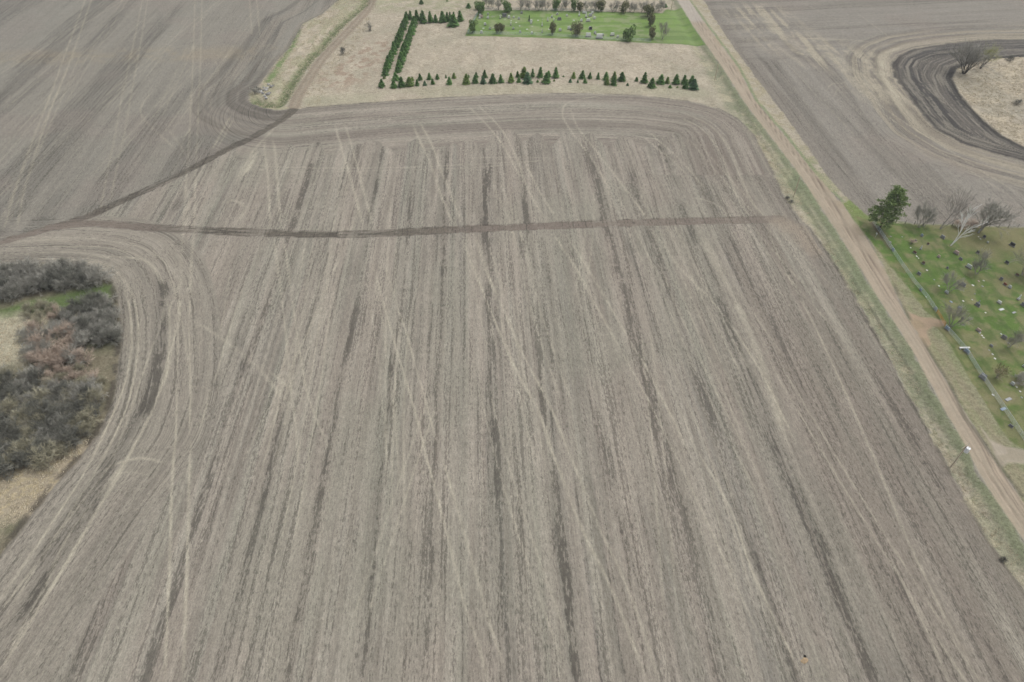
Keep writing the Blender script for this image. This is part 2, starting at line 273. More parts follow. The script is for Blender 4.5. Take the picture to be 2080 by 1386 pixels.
    # tyre tracks and bare scuffs on all three fields
    for pts, wd, a, kind in tracks:
        if a <= 0: continue
        d, ac = linedist(X, Y, smooth(pts if kind == 'w' else PS(pts), 2), wd * 2.5 + 1)
        m = np.nonzero(d < wd * 2.5 + .5)[0]
        tot = ac[m].max() if len(m) else 1
        e = ss(0, 6, ac[m]) * ss(0, 6, tot - ac[m]) * .7 + .3
        if kind in 'lw':
            wv = wd * .42; al = np.exp(-(d[m] / wv) ** 2) * a * 1.05 * (.35 + .95 * fb(X[m] / 5, Y[m] / 5, 71, 2)) * e * (.75 + .35 * st3[m]); cc = C_straw; E[m] -= .5 * al
        else:
            al = np.exp(-np.abs(d[m] / wd) ** 3) * a * 1.15 * (.55 + .6 * ss(.3, .6, .5 * fb(X[m] / 4, Y[m] / 7, 72, 2) + .5 * st3[m])) * e; cc = C_dark; E[m] = np.maximum(E[m], al * .8); al = al * .5
        al = np.clip(al, 0, .95)[:, None]; col[m] = col[m] * (1 - al) + cc * al
    # freshly worked strips
    for k, pts in enumerate((strip_a, strip_b)):
        p2 = smooth(pts, 2); d, a = linedist(X, Y, p2, 8); hw = (1.55, 1.75)[k]
        edge = ss(hw + .35, hw - .25, d + 1.5 * (fb(a * .45, d * .8, 73 + k) - .5))
        tot = sum(math.hypot(q[0] - r[0], q[1] - r[1]) for q, r in zip(p2, p2[1:])); f = a / tot
        base = np.empty((n, 3), np.float32); base[:] = C_soil
        if k == 0: br = ss(.62, .8, f); patch = ss(.5, .62, fb(a * .12, d * .9, 75)) * ss(.3, .45, f) * ss(.75, .6, f)
        else:
            br = ss(.47, .62, f) + ss(.22, .1, f); patch = ss(.48, .6, fb(a * .14, d * 1.2, 76)) * ss(.12, .2, f) * ss(.52, .42, f) + .7 * ss(.5, .6, fb(a * .3, d * .8, 77)) * ((f > .74) & (f < .86))
        b = np.clip(br, 0, 1)[:, None]; base = base * (1 - b) + lin(133,123,114) * b
        sk = ss(.4, .65, fb(d * 2.2, a * .1, 78))[:, None] * .25; base = base * (1 - sk) + lin(150,140,126) * sk
        al = edge * (1 - .6 * np.clip(patch, 0, 1)) * (.8 + .4 * ss(.3, .6, fb(X / 1.2, Y / .6, 74))) * (.92 if k == 0 else 1 - .35 * ss(.85, 1, f)); mix(al, base)
        rid[(d < hw)] = 3
        mix(.5 * np.exp(-((d - hw) / .22) ** 2) * ss(.3, .5, fb(a * .3, d, 79)), lin(92,86,78))
    bp, _ = linedist(X, Y, PS([(1590,455),(1620,470),(1655,505)]), 14); mix(.7 * ss(8, 2, bp + 3 * n2) * (S < 98), lin(168,156,140))
    # ------ grassland west of the road
    d, a = sdist(X, Y, grass_w, 40); al = ss(-.35, .5, d + 1.6 * (n2 - .5) + .8 * (n3 - .5))
    c = col.copy(); col[:] = C_tan
    mix(.6 * ss(.4, .65, n1), C_tan2); mix(.5 * ss(.5, .7, fb(X / 6, Y / 9, 81)), lin(196,184,164)); mix(.35 * ss(.5, .72, fb(X / 1.6, Y / 3, 82)), lin(150,140,120))
    mix(.7 * ss(16, 3, linedist(X, Y, PS([(690,160),(730,130),(760,95)]), 25)[0]) * ss(.5, .62, n2), lin(150,130,112))
    gband = ss(6, 1, np.abs(linedist(X, Y, PS([(640,205),(760,197),(900,186),(1080,178),(1300,182),(1420,190)]), 12)[0] - 1)); mix(.4 * gband * ss(.35, .6, n1 + .2 * n2), lin(162,161,134))
    topb = ss(18, 4, linedist(X, Y, PS([(640,-10),(760,8),(850,10),(960,12)]), 25)[0]); mix(.6 * topb * ss(.35, .6, n2), lin(150,152,120))
    # between left field and ditch
    wg = inside(X, Y, left_edge + ditch[::-1]); mix(.6 * wg * ss(.42, .6, fb(X / 5, Y / 12, 83)), lin(150,150,118)); mix(.3 * wg * ss(.5, .7, n3), lin(196,184,158))
    gd, _ = linedist(X, Y, PS([(606,62),(590,100),(566,135),(545,165)]), 14); mix(.95 * ss(3.0, .6, gd + 2 * (n2 - .3)), lin(118,136,88)); mix(.5 * ss(1.6, .2, np.abs(dle - .4)) * ss(.4, .6, n2) * ss(260, 300, Y), lin(90,84,76))
    dd, _ = linedist(X, Y, ditch, 10); mix(.8 * ss(3.2, .8, dd + 2.2 * (n2 - .5)), lin(112,122,84)); mix(.6 * ss(1.4, .2, dd + 1.5 * (n2 - .4)), lin(92,98,70))
    dlane, al_ = linedist(X, Y, smooth(lane_w, 2), 8); mix(.9 * ss(3.0, 1.9, dlane + .8 * (n2 - .5)), lin(154,144,127)); mix(.5 * ss(.8, .3, np.abs(dlane - 1.2)), lin(140,124,106))
    # roadside verge
    dl, alr = linedist(X, Y, road_l, 30); vg = ss(10, 5, dl - ss(330, 200, Y) * 1.0) * ss(400, 330, Y) ; mix(.85 * vg * ss(.25, .55, .5 * n1 + .5 * n2), lin(144,144,120))
    mix(.5 * vg * ss(.5, .66, n2), lin(184,174,148)); mix(.55 * vg * ss(.5, .7, fb(X / 5, Y / 8, 84)), lin(132,135,110))
    grn = ss(3.1, 1.6, dl + 1.6 * (n2 - .5)); mix(.75 * grn, lin(122,128,100))
    mid = ss(7.5, 4.0, dl + 2 * (n2 - .5)) * ss(230, 200, Y) * ss(120, 150, Y); mix(.45 * mid, lin(124,134,102))
    lf2 = al[:, None]; col[:] = c * (1 - lf2) + col * lf2; rid[al > .5] = 4
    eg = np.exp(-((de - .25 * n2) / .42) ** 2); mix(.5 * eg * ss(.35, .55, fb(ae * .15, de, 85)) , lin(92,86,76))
    # ------ verge east of the road
    d, a = sdist(X, Y, verge_e, 30); al = ss(-.3, .4, d + 1.2 * (n2 - .5)); c = col.copy(); col[:] = lin(174,165,146)
    mix(.6 * ss(.4, .65, n2), lin(156,148,120)); dr, arr = linedist(X, Y, road_r, 30)
    mix(.8 * ss(2.0, .8, dr + 1.5 * (n2 - .5)), lin(126,138,100)); mix(.7 * ss(235, 205, Y) * ss(8, 3, dr) * ss(.35, .6, n2), lin(126,134,98)); mix(.6 * ss(215, 195, Y) * ss(.5, .6, n2), lin(174,166,140))
    lf2 = al[:, None]; col[:] = c * (1 - lf2) + col * lf2; rid[al > .5] = 5
    # ------ rough grass in front of the roadside cemetery
    d, a = sdist(X, Y, cem_ground, 30); al = ss(-.3, .4, d + 1.2 * (n2 - .5)); c = col.copy(); col[:] = lin(146,144,116)
    mix(.6 * ss(.4, .6, n2), lin(122,130,92)); dr, arr = linedist(X, Y, road_r, 30)
    mix(.75 * np.exp(-((dr - 3.6) / 1.4) ** 2) * ss(150, 120, Y), lin(146,138,114)); mix(.4 * np.exp(-((dr - 1.2) / .8) ** 2), lin(160,146,124))
    mix(.8 * ss(165, 178, Y) * ss(6, 2, np.abs(dr - 3)), lin(118,134,78))
    lf2 = al[:, None]; col[:] = c * (1 - lf2) + col * lf2; rid[al > .5] = 5
    # ------ lawns
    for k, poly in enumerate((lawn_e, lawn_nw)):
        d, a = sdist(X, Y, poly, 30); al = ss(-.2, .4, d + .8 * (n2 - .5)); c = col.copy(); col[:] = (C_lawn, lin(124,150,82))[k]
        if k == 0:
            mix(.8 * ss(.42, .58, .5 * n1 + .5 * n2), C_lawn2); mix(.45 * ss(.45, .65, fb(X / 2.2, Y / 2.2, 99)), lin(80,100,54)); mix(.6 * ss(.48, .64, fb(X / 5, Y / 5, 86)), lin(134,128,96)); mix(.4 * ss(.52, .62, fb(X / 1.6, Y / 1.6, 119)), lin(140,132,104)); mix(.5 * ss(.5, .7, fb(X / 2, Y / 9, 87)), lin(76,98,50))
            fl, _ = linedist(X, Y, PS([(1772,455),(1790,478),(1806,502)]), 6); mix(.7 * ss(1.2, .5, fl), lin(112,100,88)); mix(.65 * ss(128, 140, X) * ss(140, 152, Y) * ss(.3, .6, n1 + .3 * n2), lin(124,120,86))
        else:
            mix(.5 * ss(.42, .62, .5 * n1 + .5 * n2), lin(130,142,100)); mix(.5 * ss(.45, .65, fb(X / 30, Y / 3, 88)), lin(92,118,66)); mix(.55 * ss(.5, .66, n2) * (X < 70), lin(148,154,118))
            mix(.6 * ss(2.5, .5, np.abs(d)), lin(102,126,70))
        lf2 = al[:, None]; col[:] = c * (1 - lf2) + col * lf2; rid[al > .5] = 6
    # ------ road, lane into the cemetery, drive
    for poly, cc, cc2 in ((gate_lane, lin(166,146,124), lin(138,128,100)), (drive_se, lin(170,160,144), lin(140,132,110))):
        d, a = sdist(X, Y, poly, 30); mix(.95 * ss(-.4, .7, d + 1.2 * (n2 - .5)), cc); mix(.4 * ss(0, 1, d) * ss(.5, .65, n2), cc2); rid[d > 0] = 7
    d, a = sdist(X, Y, road_l + road_r[::-1], 30); al = ss(-.2, .3, d + .5 * (n2 - .5)); mid_s = 105.9 + 0 * S
    dl = linedist(X, Y, road_l, 30)[0]; c = col.copy(); col[:] = C_road
    wdr = dl
    for off, ww, a_ in ((2.3, .3, .35), (3.3, .2, .75), (3.9, .16, .55), (4.8, .22, .85), (5.3, .15, .5), (1.2, .3, .2)):
        mix(a_ * np.exp(-((wdr - off - .35 * (fb(Y / 25, Y * 0, 90) - .5)) / ww) ** 2) * (.35 + .9 * fb(Y / 18, wdr, 91)), C_rut)
    mix(.35 * ss(1.5, .2, wdr), lin(160,148,126)); mix(.35 * ss(.5, .7, fb(wdr * 1.2, Y * .06, 92)), lin(186,170,150)); mix(.6 * ss(5.2, 6.2, wdr) * ss(.3, .6, n2), lin(160,146,124))
    mix(.5 * ss(345, 352, Y), lin(184,178,170))
    lf2 = al[:, None]; col[:] = c * (1 - lf2) + col * lf2; rid[d > 0] = 8
    gut, ga = linedist(X, Y, PS([(1817,580),(1825,610),(1842,640),(1880,705),(1930,785),(1958,850),(1985,885),(2005,915),(2030,950),(2075,1010)]), 5)
    mix(.7 * np.exp(-((gut - .25 * n3) / .4) ** 2) * ss(.3, .5, fb(ga * .15, ga * 0, 93)), lin(104,100,86))
    # ------ ploughed ring and marshes
    d, a = sdist(X, Y, ring, 45); al = ss(-1.0, .8, d + 2.6 * (n2 - .5)); c = col.copy(); col[:] = lin(106,101,94)
    k = fb(d * .8, a * .02, 94); mix(.85 * ss(.45, .58, k), C_peat); mix(.6 * ss(.5, .6, fb(d * 1.6, a * .06, 95)), lin(150,144,130)); mix(.55 * ss(.5, .65, vn(d * 3, a * .4, 96)) * ss(250, 305, Y) * 0 + .0, C_reed)
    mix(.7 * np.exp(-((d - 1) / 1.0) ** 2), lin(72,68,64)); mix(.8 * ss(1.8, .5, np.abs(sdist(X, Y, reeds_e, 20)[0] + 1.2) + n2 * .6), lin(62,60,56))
    mix(.45 * ss(300, 330, Y), lin(112,108,102))
    lf2 = al[:, None]; col[:] = c * (1 - lf2) + col * lf2; rid[al > .5] = 9
    d, a = sdist(X, Y, reeds_e, 45); al = ss(-.3, .5, d + 1.5 * (n2 - .5)); c = col.copy(); col[:] = C_reed
    mix(.55 * ss(.45, .62, n2), lin(192,180,156)); mix(.6 * ss(.5, .62, n1 + .25 * (n3 - .5)), lin(160,154,138)); mix(.5 * ss(.55, .7, n3), lin(120,112,92)); mix(.75 * ss(262, 245, Y) * ss(10, 20, d), lin(152,150,140))
    lf2 = al[:, None]; col[:] = c * (1 - lf2) + col * lf2; rid[al > .5] = 10
    d, a = sdist(X, Y, marsh, 45); al = ss(-.5, .3, d + 1.2 * (n2 - .5)); c = col.copy(); col[:] = lin(122,117,98)
    mix(.7 * ss(.4, .6, n2), lin(100,104,80)); mix(.5 * ss(.45, .65, n1), lin(138,129,108))
    gp, _ = linedist(X, Y, PS([(-150,655),(0,640),(60,622),(140,606),(205,595)]), 12); mix(.95 * ss(5.5, 2.0, gp + 2 * (n2 - .5)), lin(98,116,70))
    tp, _ = linedist(X, Y, PS([(-400,710),(-100,700),(0,690),(25,685)]), 30); mix(.9 * ss(13, 8, tp + 4 * (n2 - .5)), lin(180,173,150))
    tp, _ = linedist(X, Y, PS([(-400,1180),(-120,1090),(0,1000),(60,985),(120,950)]), 30); mix(.9 * ss(11, 6, tp + 4 * (n2 - .5)), lin(172,160,138)); mix(.4 * ss(9, 3, tp) * ss(.5, .65, n3), lin(196,180,140))
    mix(.8 * ss(1.6, .3, np.abs(d - .4)) * ss(.3, .5, n2), lin(84,78,70))
    lf2 = al[:, None]; col[:] = c * (1 - lf2) + col * lf2; rid[al > .5] = 10
    fm = np.isin(rid, (0, 1, 2, 3)); col[fm] *= np.array([.885, .88, .862], np.float32); col[np.isin(rid, (1, 2))] *= np.array([.935, .925, .905], np.float32); E[rid == 3] = .3; E[rid == 9] = .35; E[rid == 1] = .18 + .2 * ss(.46, .62, fb(sl * .13 + 4, Tt * .009, 33))[rid == 1] + .16 * (st[rid == 1] - .5); E[rid == 2] = .18 + .14 * ss(.48, .64, fb(RU * .22, RV * .01, 36))[rid == 2]
    E[~np.isin(rid, (0, 1, 2, 3, 9))] = -1
    col *= (1 + .10 * (n3 - .5))[:, None] * (1 + .08 * (n2 - .5))[:, None]
    # how strongly each ground shows rows, grain and tufts; relief of the surface itself
    grass = np.isin(rid, (4, 5, 10)); field = np.isin(rid, (0, 1, 2, 3, 9)); lawn = rid == 6; rd = np.isin(rid, (7, 8))
    g = np.zeros((n, 4), np.float32); g[:, 3] = np.clip(E, -1, 1)
    g[:, 0] = np.where(field, 1, np.where(rd, .35, 0)); g[:, 1] = np.where(grass, 1, np.where(field, .8, np.where(lawn, .6, .35))); g[:, 2] = np.where(grass, 1, np.where(lawn, .3, .08))
    rough = np.where(grass, .34, np.where(field, .05, np.where(lawn, .05, .02))) * (fb(X / .8, Y / .8, 97, 2) - .5)
    rough += np.where(rid == 10, .35, 0) * (n2 - .5) + np.where(field, .04, 0) * (st3 - .5) + np.where(rid == 9, .18, 0) * (vn(RU * 1.3, RV * .1, 98) - .5)
    rough += np.where(rid == 3, -.08, 0)
    RU[rd] = dl[rd]; RU[grass | lawn] = X[grass | lawn]; RV[grass | lawn] = Y[grass | lawn]
    return col, g, np.stack([RU, RV, np.zeros(n, np.float32)], 1), rid, rough

# ------------------------------------------------------------------ materials
def nt(name):
    m = bpy.data.materials.new(name); m.use_nodes = True
    t = m.node_tree; return m, t.nodes, t.links, t.nodes['Principled BSDF']
def math_node(N, L, op, a, b):
    x = N.new('ShaderNodeMath'); x.operation = op
    for i, q in enumerate((a, b)):
        if hasattr(q, 'links'): L.new(q, x.inputs[i])
        else: x.inputs[i].default_value = q
    return x.outputs[0]
def ground_material():
    m, N, L, B = nt('ground_cover'); B.inputs['Roughness'].default_value = .95; B.inputs['Specular IOR Level'].default_value = .15
    ac = N.new('ShaderNodeAttribute'); ac.attribute_name = 'tone'
    ag = N.new('ShaderNodeAttribute'); ag.attribute_name = 'grain'; sp = N.new('ShaderNodeSeparateColor'); L.new(ag.outputs['Color'], sp.inputs[0])
    au = N.new('ShaderNodeAttribute'); au.attribute_name = 'rowuv'
    def noise(src, sc, scale, det, rough=.6, dist=0):
        mp = N.new('ShaderNodeMapping'); mp.inputs['Scale'].default_value = sc; L.new(src, mp.inputs[0])
        q = N.new('ShaderNodeTexNoise'); q.inputs['Scale'].default_value = scale; q.inputs['Detail'].default_value = det; q.inputs['Roughness'].default_value = rough; q.inputs['Distortion'].default_value = dist
        L.new(mp.outputs[0], q.inputs['Vector']); return q.outputs['Fac']
    geo = N.new('ShaderNodeTexCoord').outputs['Object']
    c = lambda v: math_node(N, L, 'SUBTRACT', v, .5)
    mu = lambda a, b: math_node(N, L, 'MULTIPLY', a, b)
    ad = lambda a, b: math_node(N, L, 'ADD', a, b)
    n_row = c(noise(au.outputs['Vector'], (2.9, .55, 1), 1, 4, .7)); n_row2 = c(noise(au.outputs['Vector'], (.55, .02, 1), 1, 3)); n_fine = c(noise(geo, (1, .7, 1), 3.4, 5, .85)); n_tuft = c(noise(geo, (1, 1.4, 1), .9, 5, .7, 1.2)); n_big = c(noise(geo, (1, 1, 1), .16, 3))
    val = ad(mu(mu(n_row, 1.15), sp.outputs[0]), ad(mu(mu(n_fine, 1.9), sp.outputs[1]), mu(mu(n_tuft, 1.2), sp.outputs[2])))
    val = ad(ad(val, mu(mu(n_row2, .35), sp.outputs[0])), ad(mu(n_big, .16), 1.0))
    fk = ad(mu(c(noise(au.outputs['Vector'], (3.2, .8, 1), 1, 4, .8)), 2.1), mu(c(noise(au.outputs['Vector'], (1.32, .035, 1), 1, 2)), 1.35))
    mr = N.new('ShaderNodeMapRange'); mr.interpolation_type = 'SMOOTHSTEP'; mr.inputs['From Min'].default_value = .38; mr.inputs['From Max'].default_value = .60; L.new(ad(fk, ag.outputs['Alpha']), mr.inputs['Value'])
    val = mu(val, math_node(N, L, 'SUBTRACT', 1.0, mu(mr.outputs[0], .44)))
    sc = N.new('ShaderNodeVectorMath'); sc.operation = 'SCALE'; L.new(ac.outputs['Color'], sc.inputs[0]); L.new(val, sc.inputs['Scale'])
    L.new(sc.outputs[0], B.inputs['Base Color'])
    hb = ad(mu(n_row, sp.outputs[0]), ad(mu(n_fine, sp.outputs[1]), mu(n_tuft, sp.outputs[2])))
    bp = N.new('ShaderNodeBump'); bp.inputs['Strength'].default_value = .5; bp.inputs['Distance'].default_value = .25; L.new(hb, bp.inputs['Height']); L.new(bp.outputs[0], B.inputs['Normal'])
    return m
GROUND = ground_material()
_mc = {}
def mat(name, c1, c2=None, scale=3.0, rough=.85, spec=.2, metal=0.0, stretch=(1, 1, 1), rnd=0.0):
    """two-tone noisy material; c1, c2 in sRGB 0-255"""
    if name in _mc: return _mc[name]
    m, N, L, B = nt(name); B.inputs['Roughness'].default_value = rough; B.inputs['Specular IOR Level'].default_value = spec; B.inputs['Metallic'].default_value = metal
    c2 = c2 or tuple(v * .75 for v in c1)
    tc = N.new('ShaderNodeTexCoord'); mp = N.new('ShaderNodeMapping'); mp.inputs['Scale'].default_value = stretch; L.new(tc.outputs['Object'], mp.inputs[0])
    q = N.new('ShaderNodeTexNoise'); q.inputs['Scale'].default_value = scale; q.inputs['Detail'].default_value = 4; L.new(mp.outputs[0], q.inputs['Vector'])
    r = N.new('ShaderNodeValToRGB'); r.color_ramp.elements[0].position = .32; r.color_ramp.elements[1].position = .68
    r.color_ramp.elements[0].color = (*lin(*c2), 1); r.color_ramp.elements[1].color = (*lin(*c1), 1); L.new(q.outputs['Fac'], r.inputs[0])
    out = r.outputs[0]
    if rnd:
        oi = N.new('ShaderNodeObjectInfo'); v = math_node(N, L, 'ADD', math_node(N, L, 'MULTIPLY', oi.outputs['Random'], rnd), 1 - rnd / 2)
        sc = N.new('ShaderNodeVectorMath'); sc.operation = 'SCALE'; L.new(out, sc.inputs[0]); L.new(v, sc.inputs['Scale']); out = sc.outputs[0]
    L.new(out, B.inputs['Base Color']); _mc[name] = m; return m

# ------------------------------------------------------------------ object helpers
COL = scene.collection
def tag(o, label=None, cat=None, group=None, kind=None):
    if label: o['label'] = label
    if cat: o['category'] = cat
    if group: o['group'] = group
    if kind: o['kind'] = kind
    return o
def thing(name, label, cat, loc, rz=0, group=None, s=1.0):
    o = bpy.data.objects.new(name, None); COL.objects.link(o); o.location = loc; o.rotation_euler = (0, 0, rz)
    o.scale = (s, s, s) if not isinstance(s, tuple) else s; o.empty_display_size = .3
    return tag(o, label, cat, group)
def mesh_data(name, verts, faces, m, sm=False):
    me = bpy.data.meshes.new(name); me.from_pydata([tuple(v) for v in verts], [], [tuple(f) for f in faces]); me.materials.append(m)
    if sm: me.polygons.foreach_set('use_smooth', [True] * len(me.polygons))
    me.update(); return me
def part(name, me, parent, loc=(0, 0, 0), rz=0):
    o = bpy.data.objects.new(name, me); COL.objects.link(o); o.parent = parent; o.location = loc; o.rotation_euler = (0, 0, rz); return o
class MB:
    def __init__(s): s.v = []; s.f = []
    def add(s, vs, fs): b = len(s.v); s.v += [tuple(map(float, v)) for v in vs]; s.f += [tuple(b + i for i in f) for f in fs]
    def tube(s, pts, rad, n=6, cap=True):
        pts = [np.array(p, float) for p in pts]; rings = []
        for i, p in enumerate(pts):
            t = pts[min(i + 1, len(pts) - 1)] - pts[max(i - 1, 0)]; t /= (np.linalg.norm(t) + 1e-9)
            a = np.cross(t, (0.3, .9, .2) if abs(t[2]) > .8 else (0, 0, 1)); a /= (np.linalg.norm(a) + 1e-9); b = np.cross(t, a)
            rings.append([p + rad[i] * (a * math.cos(k * 2 * math.pi / n) + b * math.sin(k * 2 * math.pi / n)) for k in range(n)])
        base = len(s.v); s.v += [tuple(q) for r in rings for q in r]
        for i in range(len(pts) - 1):
            for k in range(n): s.f.append((base + i * n + k, base + i * n + (k + 1) % n, base + (i + 1) * n + (k + 1) % n, base + (i + 1) * n + k))
        if cap: s.f.append(tuple(base + (len(pts) - 1) * n + k for k in range(n))); s.f.append(tuple(base + k for k in reversed(range(n))))
    def box(s, c, d, bev=0.0, taper=1.0, rz=0):
        hx, hy, hz = d[0] / 2, d[1] / 2, d[2] / 2; b = min(bev, hx * .9, hy * .9, hz * .9)
        lay = [(-hz, b, 1), (-hz + b, 0, 1), (hz - b, 0, taper), (hz, b, taper)] if b > 0 else [(-hz, 0, 1), (hz, 0, taper)]
        vs = []; cr, sr = math.cos(rz), math.sin(rz)
        for z, i, t in lay:
            ax, ay = (hx - i) * t, (hy - i) * t; bb = b * .7
            for x, y in ((-ax + bb, -ay), (ax - bb, -ay), (ax, -ay + bb), (ax, ay - bb), (ax - bb, ay), (-ax + bb, ay), (-ax, ay - bb), (-ax, -ay + bb)) if b > 0 else ((-ax, -ay), (ax, -ay), (ax, ay), (-ax, ay)):
                vs.append((c[0] + x * cr - y * sr, c[1] + x * sr + y * cr, c[2] + z))
        k = 8 if b > 0 else 4; fs = [tuple(reversed(range(k))), tuple(range((len(lay) - 1) * k, len(lay) * k))]
        for l in range(len(lay) - 1):
            for i in range(k): fs.append((l * k + i, l * k + (i + 1) % k, (l + 1) * k + (i + 1) % k, (l + 1) * k + i))
        s.add(vs, fs)
    def prism(s, outline, y0, y1):
        n = len(outline); vs = [(x, y0, z) for x, z in outline] + [(x, y1, z) for x, z in outline]
        s.add(vs, [tuple(range(n)), tuple(reversed(range(n, 2 * n)))] + [(i, n + i, n + (i + 1) % n, (i + 1) % n) for i in range(n)])
    def tri(s, a, b, c): s.add([a, b, c], [(0, 1, 2)])
    def me(s, name, m, sm=False): return mesh_data(name, s.v, s.f, m, sm)

# ------------------------------------------------------------------ build the ground
def grid(xs, ys):
    X, Y = np.meshgrid(xs, ys); nx, ny = len(xs), len(ys); idx = np.arange(nx * ny).reshape(ny, nx)
    F = np.stack([idx[:-1, :-1], idx[:-1, 1:], idx[1:, 1:], idx[1:, :-1]], -1).reshape(-1, 4)
    return X.ravel().astype(np.float32), Y.ravel().astype(np.float32), F
REG = {0: 'field', 1: 'field', 2: 'field', 3: 'tilled_strip', 4: 'grassland', 5: 'verge', 6: 'lawn', 7: 'path', 8: 'road', 9: 'field', 10: 'marsh'}
def raw_mesh(name, V, F):
    me = bpy.data.meshes.new(name); me.vertices.add(len(V)); me.vertices.foreach_set('co', V.ravel())
    me.loops.add(F.size); me.loops.foreach_set('vertex_index', F.ravel().astype(np.int32))
    me.polygons.add(len(F)); me.polygons.foreach_set('loop_start', np.arange(0, F.size, 4, dtype=np.int32)); me.polygons.foreach_set('use_smooth', np.ones(len(F), bool))
    me.update(calc_edges=True); return me
def land(patches):
    pool = {}
    for xs, ys, fine in patches:
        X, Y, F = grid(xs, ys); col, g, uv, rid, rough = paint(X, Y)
        fade = ss(0, 3, np.minimum(X - xs[0], xs[-1] - X)) * ss(0, 3, np.minimum(Y - ys[0], ys[-1] - Y)) if fine else 0
        Z = height(X, Y) + rough * fade
        fr = rid[F[:, 0]]
        for r in np.unique(fr): pool.setdefault(int(r), []).append((X, Y, Z, col, g, uv, F[fr == r]))
    for r, items in pool.items():
        V, Cc, G, U, FF = [], [], [], [], []; base = 0
        for X, Y, Z, col, g, uv, F in items:
            used, inv = np.unique(F.ravel(), return_inverse=True); FF.append(inv.reshape(-1, 4) + base); base += len(used)
            V.append(np.stack([X[used], Y[used], Z[used]], 1)); Cc.append(col[used]); G.append(g[used]); U.append(uv[used])
        V = np.concatenate(V).astype(np.float32); FF = np.concatenate(FF); Cc = np.concatenate(Cc); G = np.concatenate(G); U = np.concatenate(U)
        me = raw_mesh(REG[r], V, FF); me.materials.append(GROUND)
        a = me.attributes.new('tone', 'FLOAT_COLOR', 'POINT'); a.data.foreach_set('color', np.concatenate([Cc, np.ones((len(Cc), 1))], 1).astype(np.float32).ravel())
        a = me.attributes.new('grain', 'FLOAT_COLOR', 'POINT'); a.data.foreach_set('color', G.ravel())
        a = me.attributes.new('rowuv', 'FLOAT_VECTOR', 'POINT'); a.data.foreach_set('vector', U.astype(np.float32).ravel())
        o = bpy.data.objects.new(REG[r], me); COL.objects.link(o); tag(o, GL[r], REG[r].replace('_', ' '), None, 'structure')
GL = {0: 'main stubble field with pale and dark rows', 1: 'left stubble field beyond the worked strip', 2: 'right hand field east of the gravel road', 3: 'narrow strips of dark freshly worked soil crossing the field',
      4: 'dry tan grassland round the young spruces', 5: 'rough grass verges beside the gravel road', 6: 'green mown lawns of the two cemeteries', 7: 'worn dirt lane at the gate and pale drive at lower right',
      8: 'straight tan gravel road with wheel ruts', 9: 'dark ploughed band curving round the reed marsh', 10: 'reedy marsh ground with dry tan grass'}
ar = lambda a, b, d: np.arange(a, b + d / 2, d)
land([(ar(-150, 150, .25), ar(24, 140, .25), True), (ar(-330, 330, .5), ar(140, 440, .5), True)])
def outer():
    xs = np.concatenate([[-7000, -3000, -1500, -900, -600], ar(-450, 450, 30), [600, 900, 1500, 3000, 7000]]); vs, fs = [], []
    m = mat('far_farmland', (150, 142, 130), (128, 122, 110), .01, .95, .1)
    def quad(x0, x1, y0, y1): b = len(vs); vs.extend([(x0, y0), (x1, y0), (x1, y1), (x0, y1)]); fs.append((b, b + 1, b + 2, b + 3))
    quad(-7000, 7000, 440, 9000); quad(-7000, -330, 140, 440); quad(330, 7000, 140, 440); quad(-7000, -150, 24, 140); quad(150, 7000, 24, 140); quad(-7000, 7000, -6000, 24)
    me = mesh_data('ground', [(x, y, -.35) for x, y in vs], fs, m); o = bpy.data.objects.new('ground', me); COL.objects.link(o); tag(o, 'farmland stretching away beyond the fields', 'ground', None, 'structure')
outer()

# ------------------------------------------------------------------ vegetation
def leafcloud(mb, pts, size, rg, flat=.5, asp=1.6):
    pts = np.asarray(pts); n = len(pts)
    a = rg.normal(size=(n, 3)); a[:, 2] *= flat; a /= np.linalg.norm(a, axis=1)[:, None]
    b = rg.normal(size=(n, 3)); b -= (b * a).sum(1)[:, None] * a; b /= np.linalg.norm(b, axis=1)[:, None]
    s = size * rg.uniform(.6, 1.3, n)[:, None]
    for p, u, w_ in zip(pts, a * s * asp / 2, b * s / 2): mb.add([p - u, p - w_ * .9 + u * .1, p + u, p + w_ * .9 - u * .1], [(0, 1, 2, 3)])
def spruce_meshes(seed, loose=0.0):
    rg = np.random.default_rng(seed); mb = MB(); tr = MB(); tr.tube([(0, 0, -.1), (0, 0, .4), (0, 0, .97)], [.03, .024, .004], 6)
    lv = 15
    for i in range(lv):
        f = i / (lv - 1); z = .07 + .86 * f; R = (.30 - .235 * f ** 1.5) * (1 + .3 * rg.normal() * .5); nb = int(17 - 9 * f); off = rg.uniform(0, 6)
        for k in range(nb):
            if rg.random() < .06 + loose: continue
            th = off + k * 2 * math.pi / nb + rg.normal() * .14; r = R * rg.uniform(.6, 1.3); dz = -.045 * (1 - f) + .035 * f + rg.normal() * .008
            d = np.array([math.cos(th), math.sin(th), 0]); q = np.array([-math.sin(th), math.cos(th), 0]); ww = .055 + .06 * (1 - f)
            c = np.array([0, 0, z]); tip = c + d * r + np.array([0, 0, dz]); m1 = c + d * r * .55 + np.array([0, 0, .018])
            mb.add([c, m1 + q * ww, tip + q * .012, tip - q * .012, m1 - q * ww], [(0, 1, 2, 3, 4)])
            for j in range(3):
                p = c + d * r * rg.uniform(.45, .95) + q * rg.normal() * ww * .7 + np.array([0, 0, rg.normal() * .014]); leafcloud(mb, [p], .06, rg, .5, 1.5)
    leafcloud(mb, [(rg.normal() * .008, rg.normal() * .008, z) for z in np.linspace(.88, 1.0, 7)], .028, rg, 3, 2)
    return tr, mb
def hull(x, y, h=0): return Vz(x, y)
def foot(px, py):
    x, y = P(px, py); z = H(x, y)
    k = (ALT - z) / ALT; x, y = x * k, y * k; return x, y, H(x, y)
